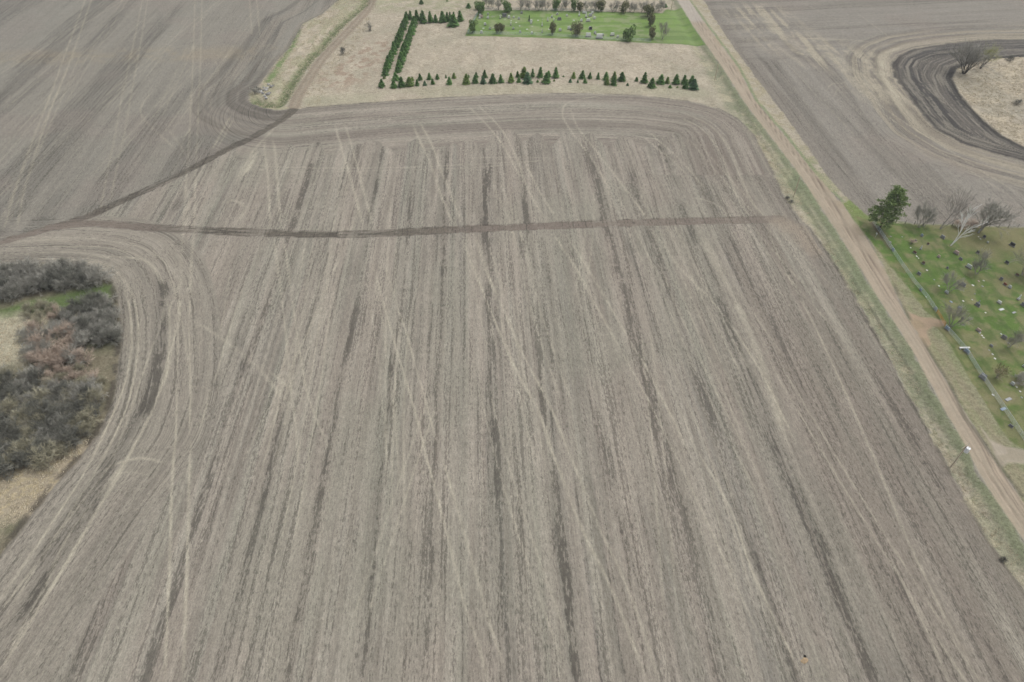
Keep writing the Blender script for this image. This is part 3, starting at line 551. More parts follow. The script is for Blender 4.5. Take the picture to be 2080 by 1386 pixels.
def ppm(py):
    """pixels per metre of upright height at a ground point on row py"""
    v = (py - 693) / FPX; d = math.sin(PITCH) + v * math.cos(PITCH); f = math.cos(PITCH) - v * math.sin(PITCH); Y = ALT * f / d
    h = 1.0; yy = math.atan2(ALT - h, Y); v2 = math.tan(yy - PITCH); return FPX * (v - v2)
bark = mat('spruce_bark', (96, 84, 72), (70, 60, 52), 8, stretch=(1, 1, .3))
ndl = [mat('spruce_needles_%s' % n, a, b, 6, .8, .15, rnd=.6) for n, a, b in (('green', (112, 148, 84), (82, 118, 64)), ('blue', (112, 146, 104), (84, 116, 84)), ('olive', (134, 156, 84), (98, 124, 64)))]
SP = []
for i in range(5):
    t_, c_ = spruce_meshes(100 + i, .1 * (i == 3)); SP.append([t_.me('trunk', bark)] + [MBc.me('crown', ndl[j]) for j, MBc in enumerate((c_, c_, c_))])
ORD = ['first', 'second', 'third', 'fourth', 'fifth', 'sixth', 'seventh', 'eighth', 'ninth', 'tenth', 'eleventh', 'twelfth', 'thirteenth', 'fourteenth', 'fifteenth', 'sixteenth', 'seventeenth', 'eighteenth', 'nineteenth', 'twentieth']
def od(i): return ORD[i] if i < 20 else ('twenty-' if i < 30 else 'thirty-') + (ORD + ['x'])[i % 10 if i % 10 != 9 else 8 + 1].replace('x', 'th') if (i + 1) % 10 else {29: 'thirtieth', 39: 'fortieth'}.get(i, 'last')
def od(i):
    n = i + 1
    if n <= 20: return ORD[i]
    t, u = divmod(n, 10); return {2: 'twenty', 3: 'thirty', 4: 'forty', 5: 'fifty'}[t] + ('-' + ORD[u - 1] if u else 'th')
rs = random.Random(7)
def spruce(px, py, hpx, wpx, label, group, kind=0):
    x, y, z = foot(px, py); h = hpx / ppm(py); wm = wpx / (FPX * (math.sin(PITCH) + (py - 693) / FPX * math.cos(PITCH)) / ALT)
    m = SP[rs.randrange(5)]; o = thing('spruce_tree', label, 'tree', (x, y, z), rs.uniform(0, 6.28), group, (wm / .53 * rs.uniform(.88, 1.15), wm / .53 * rs.uniform(.88, 1.15), h * 1.03)); o.rotation_euler = (rs.uniform(-.05, .05), rs.uniform(-.05, .05), rs.uniform(0, 6.28))
    part('trunk', m[0], o); part('crown', m[1 + kind], o)
f2 = 3.586
front = [(97,612,75,42),(161,605,60,38),(221,608,50,38),(290,605,70,46),(350,602,60,34),(424,600,70,40),(480,600,40,28),(543,605,80,54),(617,600,18,18),
 (679,603,75,54),(737,592,14,12),(805,560,10,14),(855,600,26,22),(910,602,22,14),(962,605,35,24),(1119,615,50,34),(1170,620,66,42),(1271,625,20,16),(1447,636,70,46),(1581,640,22,22),(1634,640,14,12),(1693,642,65,42),(1751,648,72,56)]
back = [(115,565,22,14),(170,565,40,26),(231,567,58,34),(471,562,45,26),(518,565,78,52),(580,560,62,26),(636,563,75,42),(695,560,45,34),(749,565,75,42),(879,569,45,30),(941,570,58,40),(997,572,44,28),
 (1056,577,48,24),(1114,582,60,38),(1173,585,64,38),(1228,590,65,46),(1336,592,32,24),(1392,602,75,46),(1510,607,65,48),(1561,607,48,32),(1624,610,68,46),(1680,612,65,44),(1737,610,60,50)]
fr = [(480 + a / 4, b / 4, c / 4, d / 4) for a, b, c, d in [(1280,712,62,50),(1345,705,80,56),(1408,697,72,60),(1472,695,50,32),(1532,694,38,28),(1597,684,46,28),(1731,684,62,42)]] + [(920 + a / f2, b / f2, c / f2, d / f2) for a, b, c, d in front]
bk = [(480 + a / 4, b / 4, c / 4, d / 4) for a, b, c, d in [(1298,650,62,52),(1430,655,32,26),(1495,650,52,34),(1568,647,56,36),(1635,642,42,28),(1704,636,28,15),(1768,636,45,28)]] + [(920 + a / f2, b / f2, c / f2, d / f2) for a, b, c, d in back]
def dis(h): return 'tiny' if h < 8 else 'small' if h < 13 else 'bushy' if h < 18 else 'tall'
for i, (a, b, c, d) in enumerate(sorted(fr)): spruce(a, b, c * .97, d, f'{dis(c)} green spruce, {od(i)} from the left in the front row nearest the stubble field', 'young spruces in the front row', (0, 0, 2, 0, 1)[i % 5])
for i, (a, b, c, d) in enumerate(sorted(bk)): spruce(a, b, c * .97, d, f'{dis(c)} green spruce, {od(i)} from the left in the second row behind the front row', 'young spruces in the second row', (0, 2, 0, 0, 0)[i % 5])
def along(pts, n):
    d = [0]
    for p, q in zip(pts[:-1], pts[1:]): d.append(d[-1] + math.hypot(q[0] - p[0], q[1] - p[1]))
    out = []
    for k in range(n):
        t = d[-1] * k / (n - 1)
        for i in range(len(pts) - 1):
            if t <= d[i + 1] + 1e-6: f = (t - d[i]) / (d[i + 1] - d[i]); out.append((pts[i][0] + f * (pts[i + 1][0] - pts[i][0]), pts[i][1] + f * (pts[i + 1][1] - pts[i][1]))); break
    return out
cz = lambda l: [(480 + a / 4, b / 4) for a, b in l]
outer_row = [(775.3, 177)] + along(cz([(1210,612),(1235,540),(1262,470),(1290,405),(1325,325),(1358,240),(1385,160)]), 17)
inner_row = along(cz([(1318,585),(1345,500),(1368,430),(1392,360),(1420,290),(1445,215),(1462,165)]), 15)
for i, (a, b) in enumerate(outer_row): spruce(a + rs.uniform(-1, 1), b, rs.uniform(15, 20) if i else 16, rs.uniform(10.5, 13), f'dense dark spruce, {od(i)} from the near end of the outer left row', 'spruces in the outer left row')
spruce(780.5, 160, 6, 6, 'tiny yellowish spruce just behind the lone near end tree of the outer left row', 'spruces in the outer left row', 2)
for i, (a, b) in enumerate(inner_row): spruce(a + rs.uniform(-1, 1), b, rs.uniform(16, 21), rs.uniform(10.5, 13), f'dense dark spruce, {od(i)} from the near end of the inner left row', 'spruces in the inner left row')
top = [(1415,158,70,40),(1470,160,60,34),(1502,170,60,34),(1522,186,100,50),(1580,182,90,44),(1620,182,64,38),(1680,180,88,52),(1714,176,76,34),(1740,175,76,36),(1764,214,92,80),(1768,168,70,40),(1822,172,84,44)]
for i, (a, b, c, d) in enumerate(top): spruce(480 + a / 4, b / 4, c / 4, d / 4, f'dark spruce, {od(i)} from the left in the far row beside the fenced cemetery', 'spruces in the far row')
for a, b, c, d, l in [(856,8,9,8,'small round dark spruce alone in the grass behind the far spruce row'),(952,16,9,9,'small dark spruce alone between the far spruce row and the fenced cemetery'),(1352,15,7,6,'small dark shrubby spruce at the road end of the bare hedge'),(908,3,3,4,'tiny dark spruce alone at the top edge of the photo')]: spruce(a, b, c, d, l, 'lone small spruces')

# cedars of the far cemetery: upright ovals
def cedar_meshes(seed, brown):
    rg = np.random.default_rng(seed); mb = MB(); tr = MB(); tr.tube([(0, 0, -.05), (0, 0, .3), (.01, 0, .8)], [.035, .028, .01], 6)
    for k in range(3): tr.tube([(0, 0, .08), (.1 * math.cos(k * 2.1), .1 * math.sin(k * 2.1), .3), (.16 * math.cos(k * 2.1), .16 * math.sin(k * 2.1), .62)], [.02, .014, .004], 5)
    lobes = [(rg.normal() * .12, rg.normal() * .12, rg.uniform(.2, .86), rg.uniform(.1, .2)) for _ in range(12)] + [(0, 0, .45, .24), (0, 0, .28, .24)]
    pts = []
    while len(pts) < 1500:
        l = lobes[rg.integers(len(lobes))]; d = rg.normal(size=3); d /= np.linalg.norm(d); r = rg.uniform(.55, 1) ** .5
        pts.append((l[0] + d[0] * l[3] * r, l[1] + d[1] * l[3] * r, max(.05, l[2] + d[2] * l[3] * 1.25 * r)))
    leafcloud(mb, pts, .055, rg, 2.0, 1.7)
    return tr.me('trunk', bark), mb.me('crown', mat('cedar_foliage_brown', (142, 140, 104), (112, 118, 84), 4, rnd=.2) if brown else mat('cedar_foliage', (134, 160, 98), (98, 126, 72), 4, rnd=.25))
CD = [cedar_meshes(200 + i, i > 2) for i in range(5)]
def cedar(px, py, hpx, wpx, label, k, group):
    x, y, z = foot(px, py); h = hpx / ppm(py); wm = wpx / (FPX * (math.sin(PITCH) + (py - 693) / FPX * math.cos(PITCH)) / ALT)
    o = thing('cedar_tree', label, 'tree', (x, y, z), rs.uniform(0, 6), group, (wm / .62, wm / .62, h)); part('trunk', CD[k][0], o); part('crown', CD[k][1], o)
G1 = 'cedars along the fence of the far cemetery'
for a, b, c, d, k, l in [(960,67,25,18,0,'dark oval cedar at the near left corner of the far cemetery fence'),(1010,68,22,11,3,'slim brownish cedar, left of a touching pair inside the near fence'),(1018,66,19,11,3,'slim brownish cedar, right of a touching pair inside the near fence'),
   (1122,70,25,13,4,'narrow cedar midway along the near fence of the far cemetery'),(1172,74,27,19,3,'broad brown-green cedar behind the near fence, right of the midway narrow one'),(1277,83,31,22,1,'large round dark cedar on the near fence, nearest the road'),
   (977,30,27,19,0,'dark cedar at the far left corner of the far cemetery'),(970,20,16,12,1,'smaller dark cedar just behind the far left corner cedar'),(1030,25,26,20,1,'round dark cedar on the back fence, first right of the corner'),
   (1129,21,24,15,2,'dark cedar on the back fence, second right of the corner'),(1165,23,24,14,0,'dark cedar, left of the touching pair on the back fence'),(1177,24,20,13,4,'brownish cedar, right of the touching pair on the back fence'),
   (1220,23,23,17,4,'brownish cedar on the back fence, between the pair and the last cedar'),(1266,27,24,16,3,'brownish cedar, last on the back fence towards the road'),
   (1316,34,26,18,3,'cedar at the far end of the dense column closing the lawn'),(1321,54,26,15,4,'cedar in the middle of the dense column closing the lawn'),(1324,80,26,15,4,'brown cedar at the near end of the dense column closing the lawn')]: cedar(a, b, c, d, l, k, G1)

# bare trees and shrubs
def bare(seed, n0, length, spread, depth, kids, r0, lean=(0, 0), up=.25, wig=.16, shrink=.68, tw=.0026, leans=None):
    """returns limbs (levels 0-1) and twigs as two mesh builders, unit height about 1"""
    rg = np.random.default_rng(seed); A = MB(); B = MB()
    def grow(p, d, L, r, lv):
        segs = 4 if lv == 0 else 3; pts = [p]; rads = [r]; q = p.copy(); dd = d.copy()
        for i in range(segs):
            dd = dd + rg.normal(size=3) * wig; dd[2] += up * .25; dd /= np.linalg.norm(dd); q = q + dd * L / segs; pts.append(q.copy()); rads.append(r * (1 - (i + 1) / segs * .62))
        (A if lv < 2 else B).tube(pts, rads, 5 if lv < 2 else 3, False)
        if lv < depth:
            for k in range(kids[lv]):
                f = rg.uniform(.3, 1.0); i = min(int(f * segs), segs - 1); g = f * segs - i; b0 = pts[i] * (1 - g) + pts[i + 1] * g
                a = rg.normal(size=3); a -= a.dot(dd) * dd; a /= np.linalg.norm(a); nd = dd * math.cos(spread) + a * math.sin(spread) * rg.uniform(.6, 1.2); nd /= np.linalg.norm(nd)
                grow(b0, nd, L * shrink * rg.uniform(.7, 1.1), max(r * (1 - f * .6) * .55, tw), lv + 1)
    for k in range(n0):
        th = rg.uniform(0, 6.28); t = rg.uniform(.05, .5) * (n0 > 1); d = np.array([math.cos(th) * t + lean[0], math.sin(th) * t + lean[1], 1.0]) if leans is None else np.array([leans[k][0], leans[k][1], 1.0]); d /= np.linalg.norm(d)
        grow(np.array([math.cos(th) * .02 * (n0 > 1), math.sin(th) * .02 * (n0 > 1), -.03]), d, length * rg.uniform(.8, 1.1), r0, 0)
    return A, B
greybark = mat('grey_bark', (184, 178, 168), (152, 148, 138), 6, rnd=.2); greytwig = mat('grey_twigs', (188, 185, 174), (158, 156, 146), 2, rnd=.25)
birchbark = mat('birch_bark', (255, 254, 250), (246, 244, 238), 5); browntwig = mat('brown_twigs', (214, 196, 178), (180, 162, 146), 3, rnd=.15); olivetwig = mat('olive_twigs', (190, 184, 160), (156, 152, 128), 3, rnd=.15)
greytree = [bare(300 + i, 3, .55, .5, 3, (8, 7, 7), .018, up=.3) for i in range(3)]
GT = [(a.me('trunk', greybark), b.me('crown', greytwig)) for a, b in greytree]
def tree(name, ms, px, py, h, label, rz=None, group=None, cat='tree', sx=1.0):
    x, y, z = foot(px, py); o = thing(name, label, cat, (x, y, z), rs.uniform(0, 6) if rz is None else rz, group, (h * sx, h * sx, h)); part('trunk', ms[0], o); part('crown', ms[1], o); return o
hedge = [(992,14),(1001,17),(1012,20),(1057,20),(1068,18),(1075,21),(1087,19),(1094,21),(1101,20),(1110,21),(1143,21),(1150,18),(1191,22),(1203,23),(1210,20),(1243,24),(1251,22),(1280,24),(1287,26),(1303,25),(1309,26),(1330,24),(1338,23),(1344,21)]
for i, (a, b) in enumerate(hedge): tree('bare_tree', GT[i % 3], a, b, rs.uniform(4.2, 6.2), f'leafless grey hedge tree behind the far cemetery fence, {od(i)} from the left', None, 'bare hedge trees behind the far cemetery', 'tree', 1.15)
tree('bare_tree', GT[1], 1345, 80, 8.0, 'pale leafless tree standing alone on the lawn right of the cedar column', sx=.8)
tree('bare_tree', GT[2], 751, 62, 4.5, 'small leafless tree in the tan grass left of the spruce rows')
tree('bare_tree', GT[0], 1867, 462, 8.5, 'thin leafless tree right of the pine, behind the cemetery', 1, None, 'tree', .8)
tree('bare_tree', GT[1], 1876, 460, 7, 'second thin leafless tree, just left of the grey birch clump', 3, None, 'tree', .8)
big = bare(320, 5, .62, .5, 4, (5, 5, 4, 4), .022, up=.3); BG = (big[0].me('trunk', greybark), big[1].me('crown', greytwig))
tree('bare_tree', BG, 1990, 468, 10.5, 'large spreading leafless tree with many limbs behind the cemetery lawn', .5, None, 'tree', 1.1)
w1 = bare(333, 2, .86, .45, 3, (8, 4, 3), .014, leans=[(.2, 0), (.62, .0)], wig=.08, up=.1, shrink=.45, tw=.0034)
BW = (w1[0].me('trunk', birchbark), w1[1].me('crown', birchbark))
tree('birch_tree', BW, 1930, 498, 12.2, 'white barked birch with bare leaning limbs, on the cemetery lawn', 0.2)
w2 = bare(337, 3, .85, .4, 3, (6, 5, 5), .012, lean=(.35, .1), wig=.09); BW2 = (w2[0].me('trunk', mat('dull_birch_bark', (184, 180, 170), (140, 136, 128), 4)), w2[1].me('crown', mat('pale_twigs', (172, 166, 156), (140, 134, 126), 4)))
tree('birch_tree', BW2, 1908, 466, 8.6, 'greyish birch clump leaning right, behind the white birch', -.1)
tree('bare_tree', GT[2], 1984, 557, 7, 'small leafless tree among gravestones, below the large spreading tree', 2, None, 'tree', 1.1)
tree('bare_tree', GT[0], 1928, 592, 6, 'small grey leafless tree midway between the white birch and the gate', 1, None, 'tree', 1.1)
tree('bare_tree', GT[1], 1930, 664, 6.5, 'small leafless tree just inside the cemetery gate', 2.6, None, 'tree', 1.15)
tree('bare_tree', GT[0], 2049, 705, 5.5, 'small leafless sapling near the right edge of the lawn', 2.2)
tree('bare_tree', GT[2], 2078, 560, 10, 'leafless tree at the right edge of the photo among dark gravestones', 4)
SHR = {}
for k, (m1, m2) in {'grey': (greybark, greytwig), 'brown': (greybark, browntwig), 'olive': (greybark, olivetwig), 'dark': (mat('dark_bark', (92, 88, 80)), mat('dark_twigs', (150, 149, 138), (118, 118, 108), 2, rnd=.3))}.items():
    SHR[k] = []
    for i in range(3):
        a, b = bare(400 + i + len(SHR) * 10, 9, .5, .6, 3, (5, 5, 5), .011, up=.12, wig=.2, shrink=.72, tw=.0052); SHR[k].append((a.me('stems', m1), b.me('twigs', m2)))
def shrub(px, py, h, label, kind='grey', sx=1.1, group=None):
    x, y, z = foot(px, py); ms = SHR[kind][rs.randrange(3)]; o = thing('bare_shrub', label, 'shrub', (x, y, z - .05), rs.uniform(0, 6), group, (h * sx, h * sx, h)); part('stems', ms[0], o); part('twigs', ms[1], o)
shrub(697, 110, 3.6, 'lone dense grey shrub beside the dirt lane', 'dark', .9); shrub(516, 192, 3.4, 'dead grey brush beside the boulder pile', 'grey', 1.2); shrub(524, 186, 2.4, 'low dead brush touching the boulder pile', 'dark', 1.3)
shrub(752, 64, 1.4, 'low bush at the foot of the small bare tree', 'dark', 1.0); shrub(2068, 778, 3.2, 'leafless grey shrub at the right edge, below the sapling', 'grey', 1.2)
shrub(1850, 494, 1.6, 'low brown bush between gravestones near the pine', 'brown', 1.3); shrub(1975, 462, 2.6, 'brown brush behind the lawn, left of the large spreading tree', 'brown', 1.8); shrub(1948, 460, 2.6, 'brown brush behind the two birches', 'brown', 1.8)
shrub(2065, 213, 2.4, 'small dark bush alone in the reed marsh', 'dark', 1.4); shrub(2052, 124, 2.5, 'small dark bush on the far edge of the reed marsh', 'dark', 1.3)
# willow on the edge of the reed marsh
wl1 = bare(351, 9, .62, .5, 3, (6, 6, 5), .012, lean=(.1, 0), up=.2); WLm = (wl1[0].me('trunk', mat('dark_bark', (92, 88, 80))), wl1[1].me('crown', greytwig))
tree('willow_tree', WLm, 1957, 150, 12.5, 'big leafless grey willow on the edge of the reed marsh', 0, None, 'tree', 1.25)
wl2 = bare(356, 6, .6, .5, 3, (6, 6, 5), .012, lean=(.3, 0), up=.2); WL2 = (wl2[0].me('trunk', mat('dark_bark', (92, 88, 80))), wl2[1].me('crown', mat('budding_twigs', (200, 200, 150), (170, 172, 124), 3)))
tree('willow_tree', WL2, 1990, 140, 10, 'willow with yellow-green buds, right of the grey willow', 0, None, 'tree', 1.0)
# thickets of the left marsh
def thicket(poly, n, hs, kinds, label, group, seed, top=0):
    r = random.Random(seed); xs = [p[0] for p in poly]; ys = [p[1] for p in poly]; c = 0; got = []
    X = lambda p: inside(np.array([p[0]], float), np.array([p[1]], float), poly)[0]
    tries = 0
    while c < n and tries < 9000:
        tries += 1; p = (r.uniform(min(xs), max(xs)), r.uniform(min(ys), max(ys)))
        if not X(p): continue
        q = P(*p)
        if any(math.hypot(q[0] - g[0], q[1] - g[1]) < 1.7 for g in got): continue
        got.append(q); k = r.choice(kinds); shrub(p[0], p[1], r.uniform(*hs), label[k] if isinstance(label, dict) else label, k, r.uniform(.85, 1.2), group); c += 1
thicket([(-60,548),(60,556),(170,552),(205,566),(205,578),(150,588),(60,600),(0,612),(-60,622)], 85, (3.8, 5.6), ['grey','grey','dark'], {'grey': 'grey leafless shrub in the upper thicket of the left marsh', 'dark': 'dark leafless shrub in the upper thicket of the left marsh'}, 'shrubs of the upper thicket', 1)
thicket([(155,622),(222,612),(238,640),(240,690),(215,700),(180,680),(150,650)], 34, (3.2, 5.0), ['dark','grey'], {'grey': 'grey leafless shrub in the thicket by the field edge, above the russet shrubs', 'dark': 'dark leafless shrub in the thicket by the field edge, above the russet shrubs'}, 'shrubs of the field edge thicket', 2)
thicket([(80,655),(140,648),(185,690),(180,735),(120,755),(75,735),(60,680)], 28, (3.8, 5.4), ['brown','brown','grey'], {'brown': 'russet leafless shrub in the middle of the left marsh', 'grey': 'grey shrub standing among the russet ones'}, 'russet shrubs', 3)
thicket([(60,630),(120,625),(170,640),(170,665),(100,650),(50,668)], 14, (2.4, 3.6), ['olive'], 'olive budding shrub above the russet shrubs in the left marsh', 'olive shrubs', 4)
thicket([(85,755),(150,750),(215,770),(205,800),(130,800),(80,790)], 24, (2.0, 3.4), ['olive','brown'], {'olive': 'olive shrub just below the russet shrubs', 'brown': 'low russet shrub below the tall russet ones'}, 'low mixed shrubs', 5)
thicket([(-60,775),(60,770),(140,800),(215,800),(200,850),(165,900),(110,935),(50,950),(0,965),(-60,980)], 145, (3.4, 5.6), ['grey','dark','dark','olive'], {'grey': 'grey leafless shrub in the lower thicket of the left marsh', 'dark': 'dark leafless shrub in the lower thicket of the left marsh', 'olive': 'olive tinged shrub in the lower thicket of the left marsh'}, 'shrubs of the lower thicket', 6)

# pine at the cemetery corner
def pine():
    x, y, z = foot(1785, 466); rg = np.random.default_rng(77); tr = MB(); cr = MB(); lb = MB()
    tr.tube([(0, 0, -.3), (.1, 0, 4), (.5, 0, 9), (.9, .1, 14)], [.42, .34, .2, .05], 8)
    clumps = []
    for i in range(42):
        f = (i + .5) / 42; h0 = 2.0 + 11.6 * f; th = i * 2.4 + rg.normal() * .3; L = (4.6 - 3.0 * f ** 1.3) * rg.uniform(.65, 1.15); L *= 1 + .2 * math.cos(th) * (f > .3) - .25 * math.cos(th) * (f < .3)
        bx = .07 * h0 * .9; p0 = np.array([bx, 0, h0]); p1 = p0 + np.array([math.cos(th) * L, math.sin(th) * L, L * .22]); lb.tube([p0, (p0 + p1) / 2 + (0, 0, .1), p1], [.09, .06, .02], 5, False)
        for g in np.linspace(.42, 1.05, 5): clumps.append((p0 + (p1 - p0) * g + rg.normal(size=3) * .35, rg.uniform(.5, .85)))
    for k in range(8): clumps.append((np.array([.95, .1, 13.6]) + rg.normal(size=3) * (.6, .6, .5), .6))
    for c, s in clumps:
        pts = c + rg.normal(size=(60, 3)) * (s * .55, s * .55, s * .26); leafcloud(cr, pts, .2, rg, .8, 2.8)
    o = thing('pine_tree', 'tall green pine at the roadside corner of the cemetery', 'tree', (x, y, z), 0, None, 1.0)
    part('trunk', tr.me('trunk', bark), o); part('branch', lb.me('branch', bark), o); part('crown', cr.me('crown', mat('pine_needles', (150, 170, 108), (110, 132, 80), 1.2)), o)
    o.rotation_euler = (0, 0, -.1)
pine()
def leafy_bush():
    x, y, z = foot(2024, 768); rg = np.random.default_rng(78); a, b = bare(555, 7, .5, .6, 3, (5, 4, 4), .014); cr = MB()
    d = rg.normal(size=(420, 3)); d /= np.linalg.norm(d, axis=1)[:, None]; pts = np.array([0, 0, .62]) + d * (.5, .5, .34) * rg.uniform(.4, 1, (420, 1)); leafcloud(cr, pts, .06, rg, 1, 1.2)
    o = thing('leafy_bush', 'rounded bush with brown-green leaves, inside the cemetery fence', 'bush', (x, y, z), 0, None, 4.2)
    part('stems', a.me('stems', greybark), o); part('twigs', b.me('twigs', browntwig), o); part('leaves', cr.me('leaves', mat('olive_leaves', (150, 146, 104), (124, 126, 84), 5)), o)
leafy_bush()

# ------------------------------------------------------------------ rough grass nobody could count
def tufts(name, label, test, box, n, h, m, seed, blades=6):
    rg = np.random.default_rng(seed); X = rg.uniform(box[0], box[1], n).astype(np.float32); Y = rg.uniform(box[2], box[3], n).astype(np.float32)
    k = test(X, Y, rg); X, Y = X[k], Y[k]; Z = height(X, Y); n = len(X); q = np.repeat(np.arange(n), blades); N_ = len(q)
    th = rg.uniform(0, 2 * math.pi, N_); r0 = rg.uniform(0, .55, N_); hh = h * .5 * rg.uniform(.5, 1.3, N_) * np.repeat(rg.uniform(.6, 1.4, n), blades); ln = rg.uniform(.3, 1.3, N_) * hh
    wa = 1.1 + rg.normal(size=N_) * .7                                  # matted over by the wind, mostly one way
    bx = X[q] + np.cos(th) * r0; by = Y[q] + np.sin(th) * r0; bz = Z[q] - .05; w_ = .03 * rg.uniform(.6, 1.4, N_); px, py = -np.sin(wa) * w_, np.cos(wa) * w_
    mx, my = bx + np.cos(wa) * ln * .4, by + np.sin(wa) * ln * .4
    V = np.stack([np.stack([bx - px, by - py, bz], 1), np.stack([bx + px, by + py, bz], 1), np.stack([mx + px, my + py, bz + hh * .8], 1), np.stack([bx + np.cos(wa) * ln, by + np.sin(wa) * ln, bz + hh * .75], 1)], 1).reshape(-1, 3).astype(np.float32)
    me = raw_mesh(name, V, np.arange(4 * N_).reshape(-1, 4)); me.materials.append(m); o = bpy.data.objects.new(name, me); COL.objects.link(o); tag(o, label, 'grass', None, 'stuff')
def _sd(X, Y, poly): return sdist(X, Y, poly, 20)[0]
strawm = mat('dry_straw', (230, 218, 192), (200, 188, 162), .9, .9, .1); greenm = mat('green_blades', (158, 170, 128), (130, 146, 104), .9, .9, .1)
def t_verge(X, Y, rg): S = X + ROW * Y; d = linedist(X, Y, road_l, 20)[0]; return (_sd(X, Y, grass_w) > .3) & (S < 102) & (d > 2.6) & (fb(X / 3, Y / 3, 111) > .42)
tufts('dry_grass', 'dry matted grass tufts on the verge between field and gravel road', t_verge, (70, 103, 30, 235), 26000, .42, strawm, 1)
tufts('green_grass', 'short green grass tufts along the left edge of the gravel road', lambda X, Y, rg: (linedist(X, Y, road_l, 20)[0] < 5.5) & (X + ROW * Y < 102.5) & (_sd(X, Y, grass_w) > .3) & (fb(X / 2, Y / 2, 112) > .45), (85, 103, 30, 260), 16000, .25, greenm, 2)
tufts('reeds', 'pale dry reeds and grass of the left marsh', lambda X, Y, rg: (_sd(X, Y, marsh) > .4) & (fb(X / 3, Y / 3, 113) > .35) & (np.minimum(linedist(X, Y, PS([(-400,710),(-100,700),(0,690),(25,685)]), 20)[0], linedist(X, Y, PS([(-400,1180),(-120,1090),(0,1000),(60,985),(120,950)]), 20)[0]) < 9), (-150, -55, 45, 165), 26000, .6, strawm, 3)
tufts('marsh_reeds', 'pale dry reeds covering the marsh at the upper right', lambda X, Y, rg: (_sd(X, Y, reeds_e) > .4) & (fb(X / 3, Y / 3, 114) > .42), (160, 250, 205, 315), 16000, .6, strawm, 4)
def t_nw(X, Y, rg): d = linedist(X, Y, ditch, 20)[0]; return (_sd(X, Y, grass_w) > .5) & (d < 16) & (linedist(X, Y, lane_w, 8)[0] > 2.2) & (fb(X / 3, Y / 3, 115) > .45)
tufts('ditch_grass', 'tangled dry grass along the ditch left of the dirt lane', t_nw, (-130, -70, 255, 400), 14000, .6, strawm, 5)
tufts('ditch_green', 'dull green growth in the ditch left of the dirt lane', lambda X, Y, rg: (linedist(X, Y, ditch, 10)[0] < 2.6) & (fb(X / 2, Y / 2, 116) > .42), (-140, -70, 255, 400), 14000, .5, greenm, 6)
tufts('meadow_grass', 'clumps of dry grass scattered over the tan meadow round the spruces', lambda X, Y, rg: (_sd(X, Y, grass_w) > .5) & (_sd(X, Y, lawn_nw) < -1) & (fb(X / 2.5, Y / 2.5, 117) > .55) & (X + ROW * Y < 101) & (linedist(X, Y, lane_w, 8)[0] > 3), (-95, 102, 268, 400), 26000, .4, strawm, 7, 5)
tufts('verge_grass', 'dry grass on the verge right of the gravel road', lambda X, Y, rg: (_sd(X, Y, verge_e) > .4) & (fb(X / 2.5, Y / 2.5, 118) > .45), (100, 135, 160, 400), 12000, .35, strawm, 8)

# ------------------------------------------------------------------ rocks, mounds
stonem = [mat('boulder_grey', (200, 198, 194), (160, 158, 154), 3), mat('boulder_dark', (168, 166, 162), (128, 126, 122), 3)]
def rock(px, py, r, label, group, k=0, seed=0):
    rg = np.random.default_rng(seed); bm = MB(); nu, nv = 9, 6; pts = []
    for j in range(nv + 1):
        for i in range(nu):
            th = i * 2 * math.pi / nu; ph = -math.pi / 2 + math.pi * j / nv; s = 1 + .18 * math.sin(3 * th + seed) * math.cos(ph) + rg.normal() * .07
            pts.append((r * s * math.cos(ph) * math.cos(th) * 1.2, r * s * math.cos(ph) * math.sin(th), r * .7 * math.sin(ph) * s + r * .35))
    fs = [(j * nu + i, j * nu + (i + 1) % nu, (j + 1) * nu + (i + 1) % nu, (j + 1) * nu + i) for j in range(nv) for i in range(nu)]
    bm.add(pts, fs); x, y, z = foot(px, py); o = bpy.data.objects.new('boulder', bm.me('boulder', stonem[k])); COL.objects.link(o); o.location = (x, y, z); o.rotation_euler = (0, 0, seed); tag(o, label, 'boulder', group)
for i, (a, b, r) in enumerate([(529,188,.8),(534,191,.7),(540,184,.75),(545,193,.85),(538,196,.6),(548,190,.55),(543,180,.6),(551,177,.7),(546,173,.6),(533,184,.5),(541,200,.6),(555,175,.45),(536,179,.45)]):
    rock(a, b, r, f'grey field boulder dumped at the grass corner, {od(i)} of the pile from its left' if False else 'grey field boulder in the pile at the grass corner left of the lane', 'boulders of the dumped pile', i % 2, i + 1)
def mound():
    x, y, z = foot(1634, 1342); rg = np.random.default_rng(3); m = MB(); nr, na = 6, 18; vs = []
    for j in range(nr + 1):
        for i in range(na):
            th = i * 2 * math.pi / na; rr = (j / nr) * (.55 + .12 * math.sin(2 * th) + rg.normal() * .04); vs.append((rr * math.cos(th) * 1.3, rr * math.sin(th), .24 * max(0, 1 - (j / nr) ** 1.5) + rg.normal() * .015 - (.06 if j == nr else 0)))
    m.add(vs, [(j * na + i, (j + 1) * na + i, (j + 1) * na + (i + 1) % na, j * na + (i + 1) % na) for j in range(nr) for i in range(na)])
    o = thing('burrow_mound', 'small tan mound of dug soil beside a dark burrow hole in the lower field', 'mound', (x, y, z), 0); part('soil', m.me('soil', mat('dug_soil', (186, 164, 132), (160, 140, 112), 4)), o)
    hh = MB(); hh.tube([(.3, .7, -.2), (.3, .7, .05), (.3, .7, .08)], [.24, .24, .2], 14); part('burrow_hole', hh.me('burrow_hole', mat('hole_dark', (38, 34, 30), (28, 26, 24), 3)), o)
mound()
shrub(2037, 1140, 1.3, 'small dark round bush at the field edge, lower right', 'dark', .9); shrub(2038, 1140, 1.1, 'dense dark twigs inside the small round bush at lower right', 'dark', .9)
for a, b, l in [(1607,412,'dark weed clump at the field edge below the middle power pole'),(1600,404,'small dark weed clump beside the power pole on the field edge')]: shrub(a, b, 1.0, l, 'dark', 1.6)

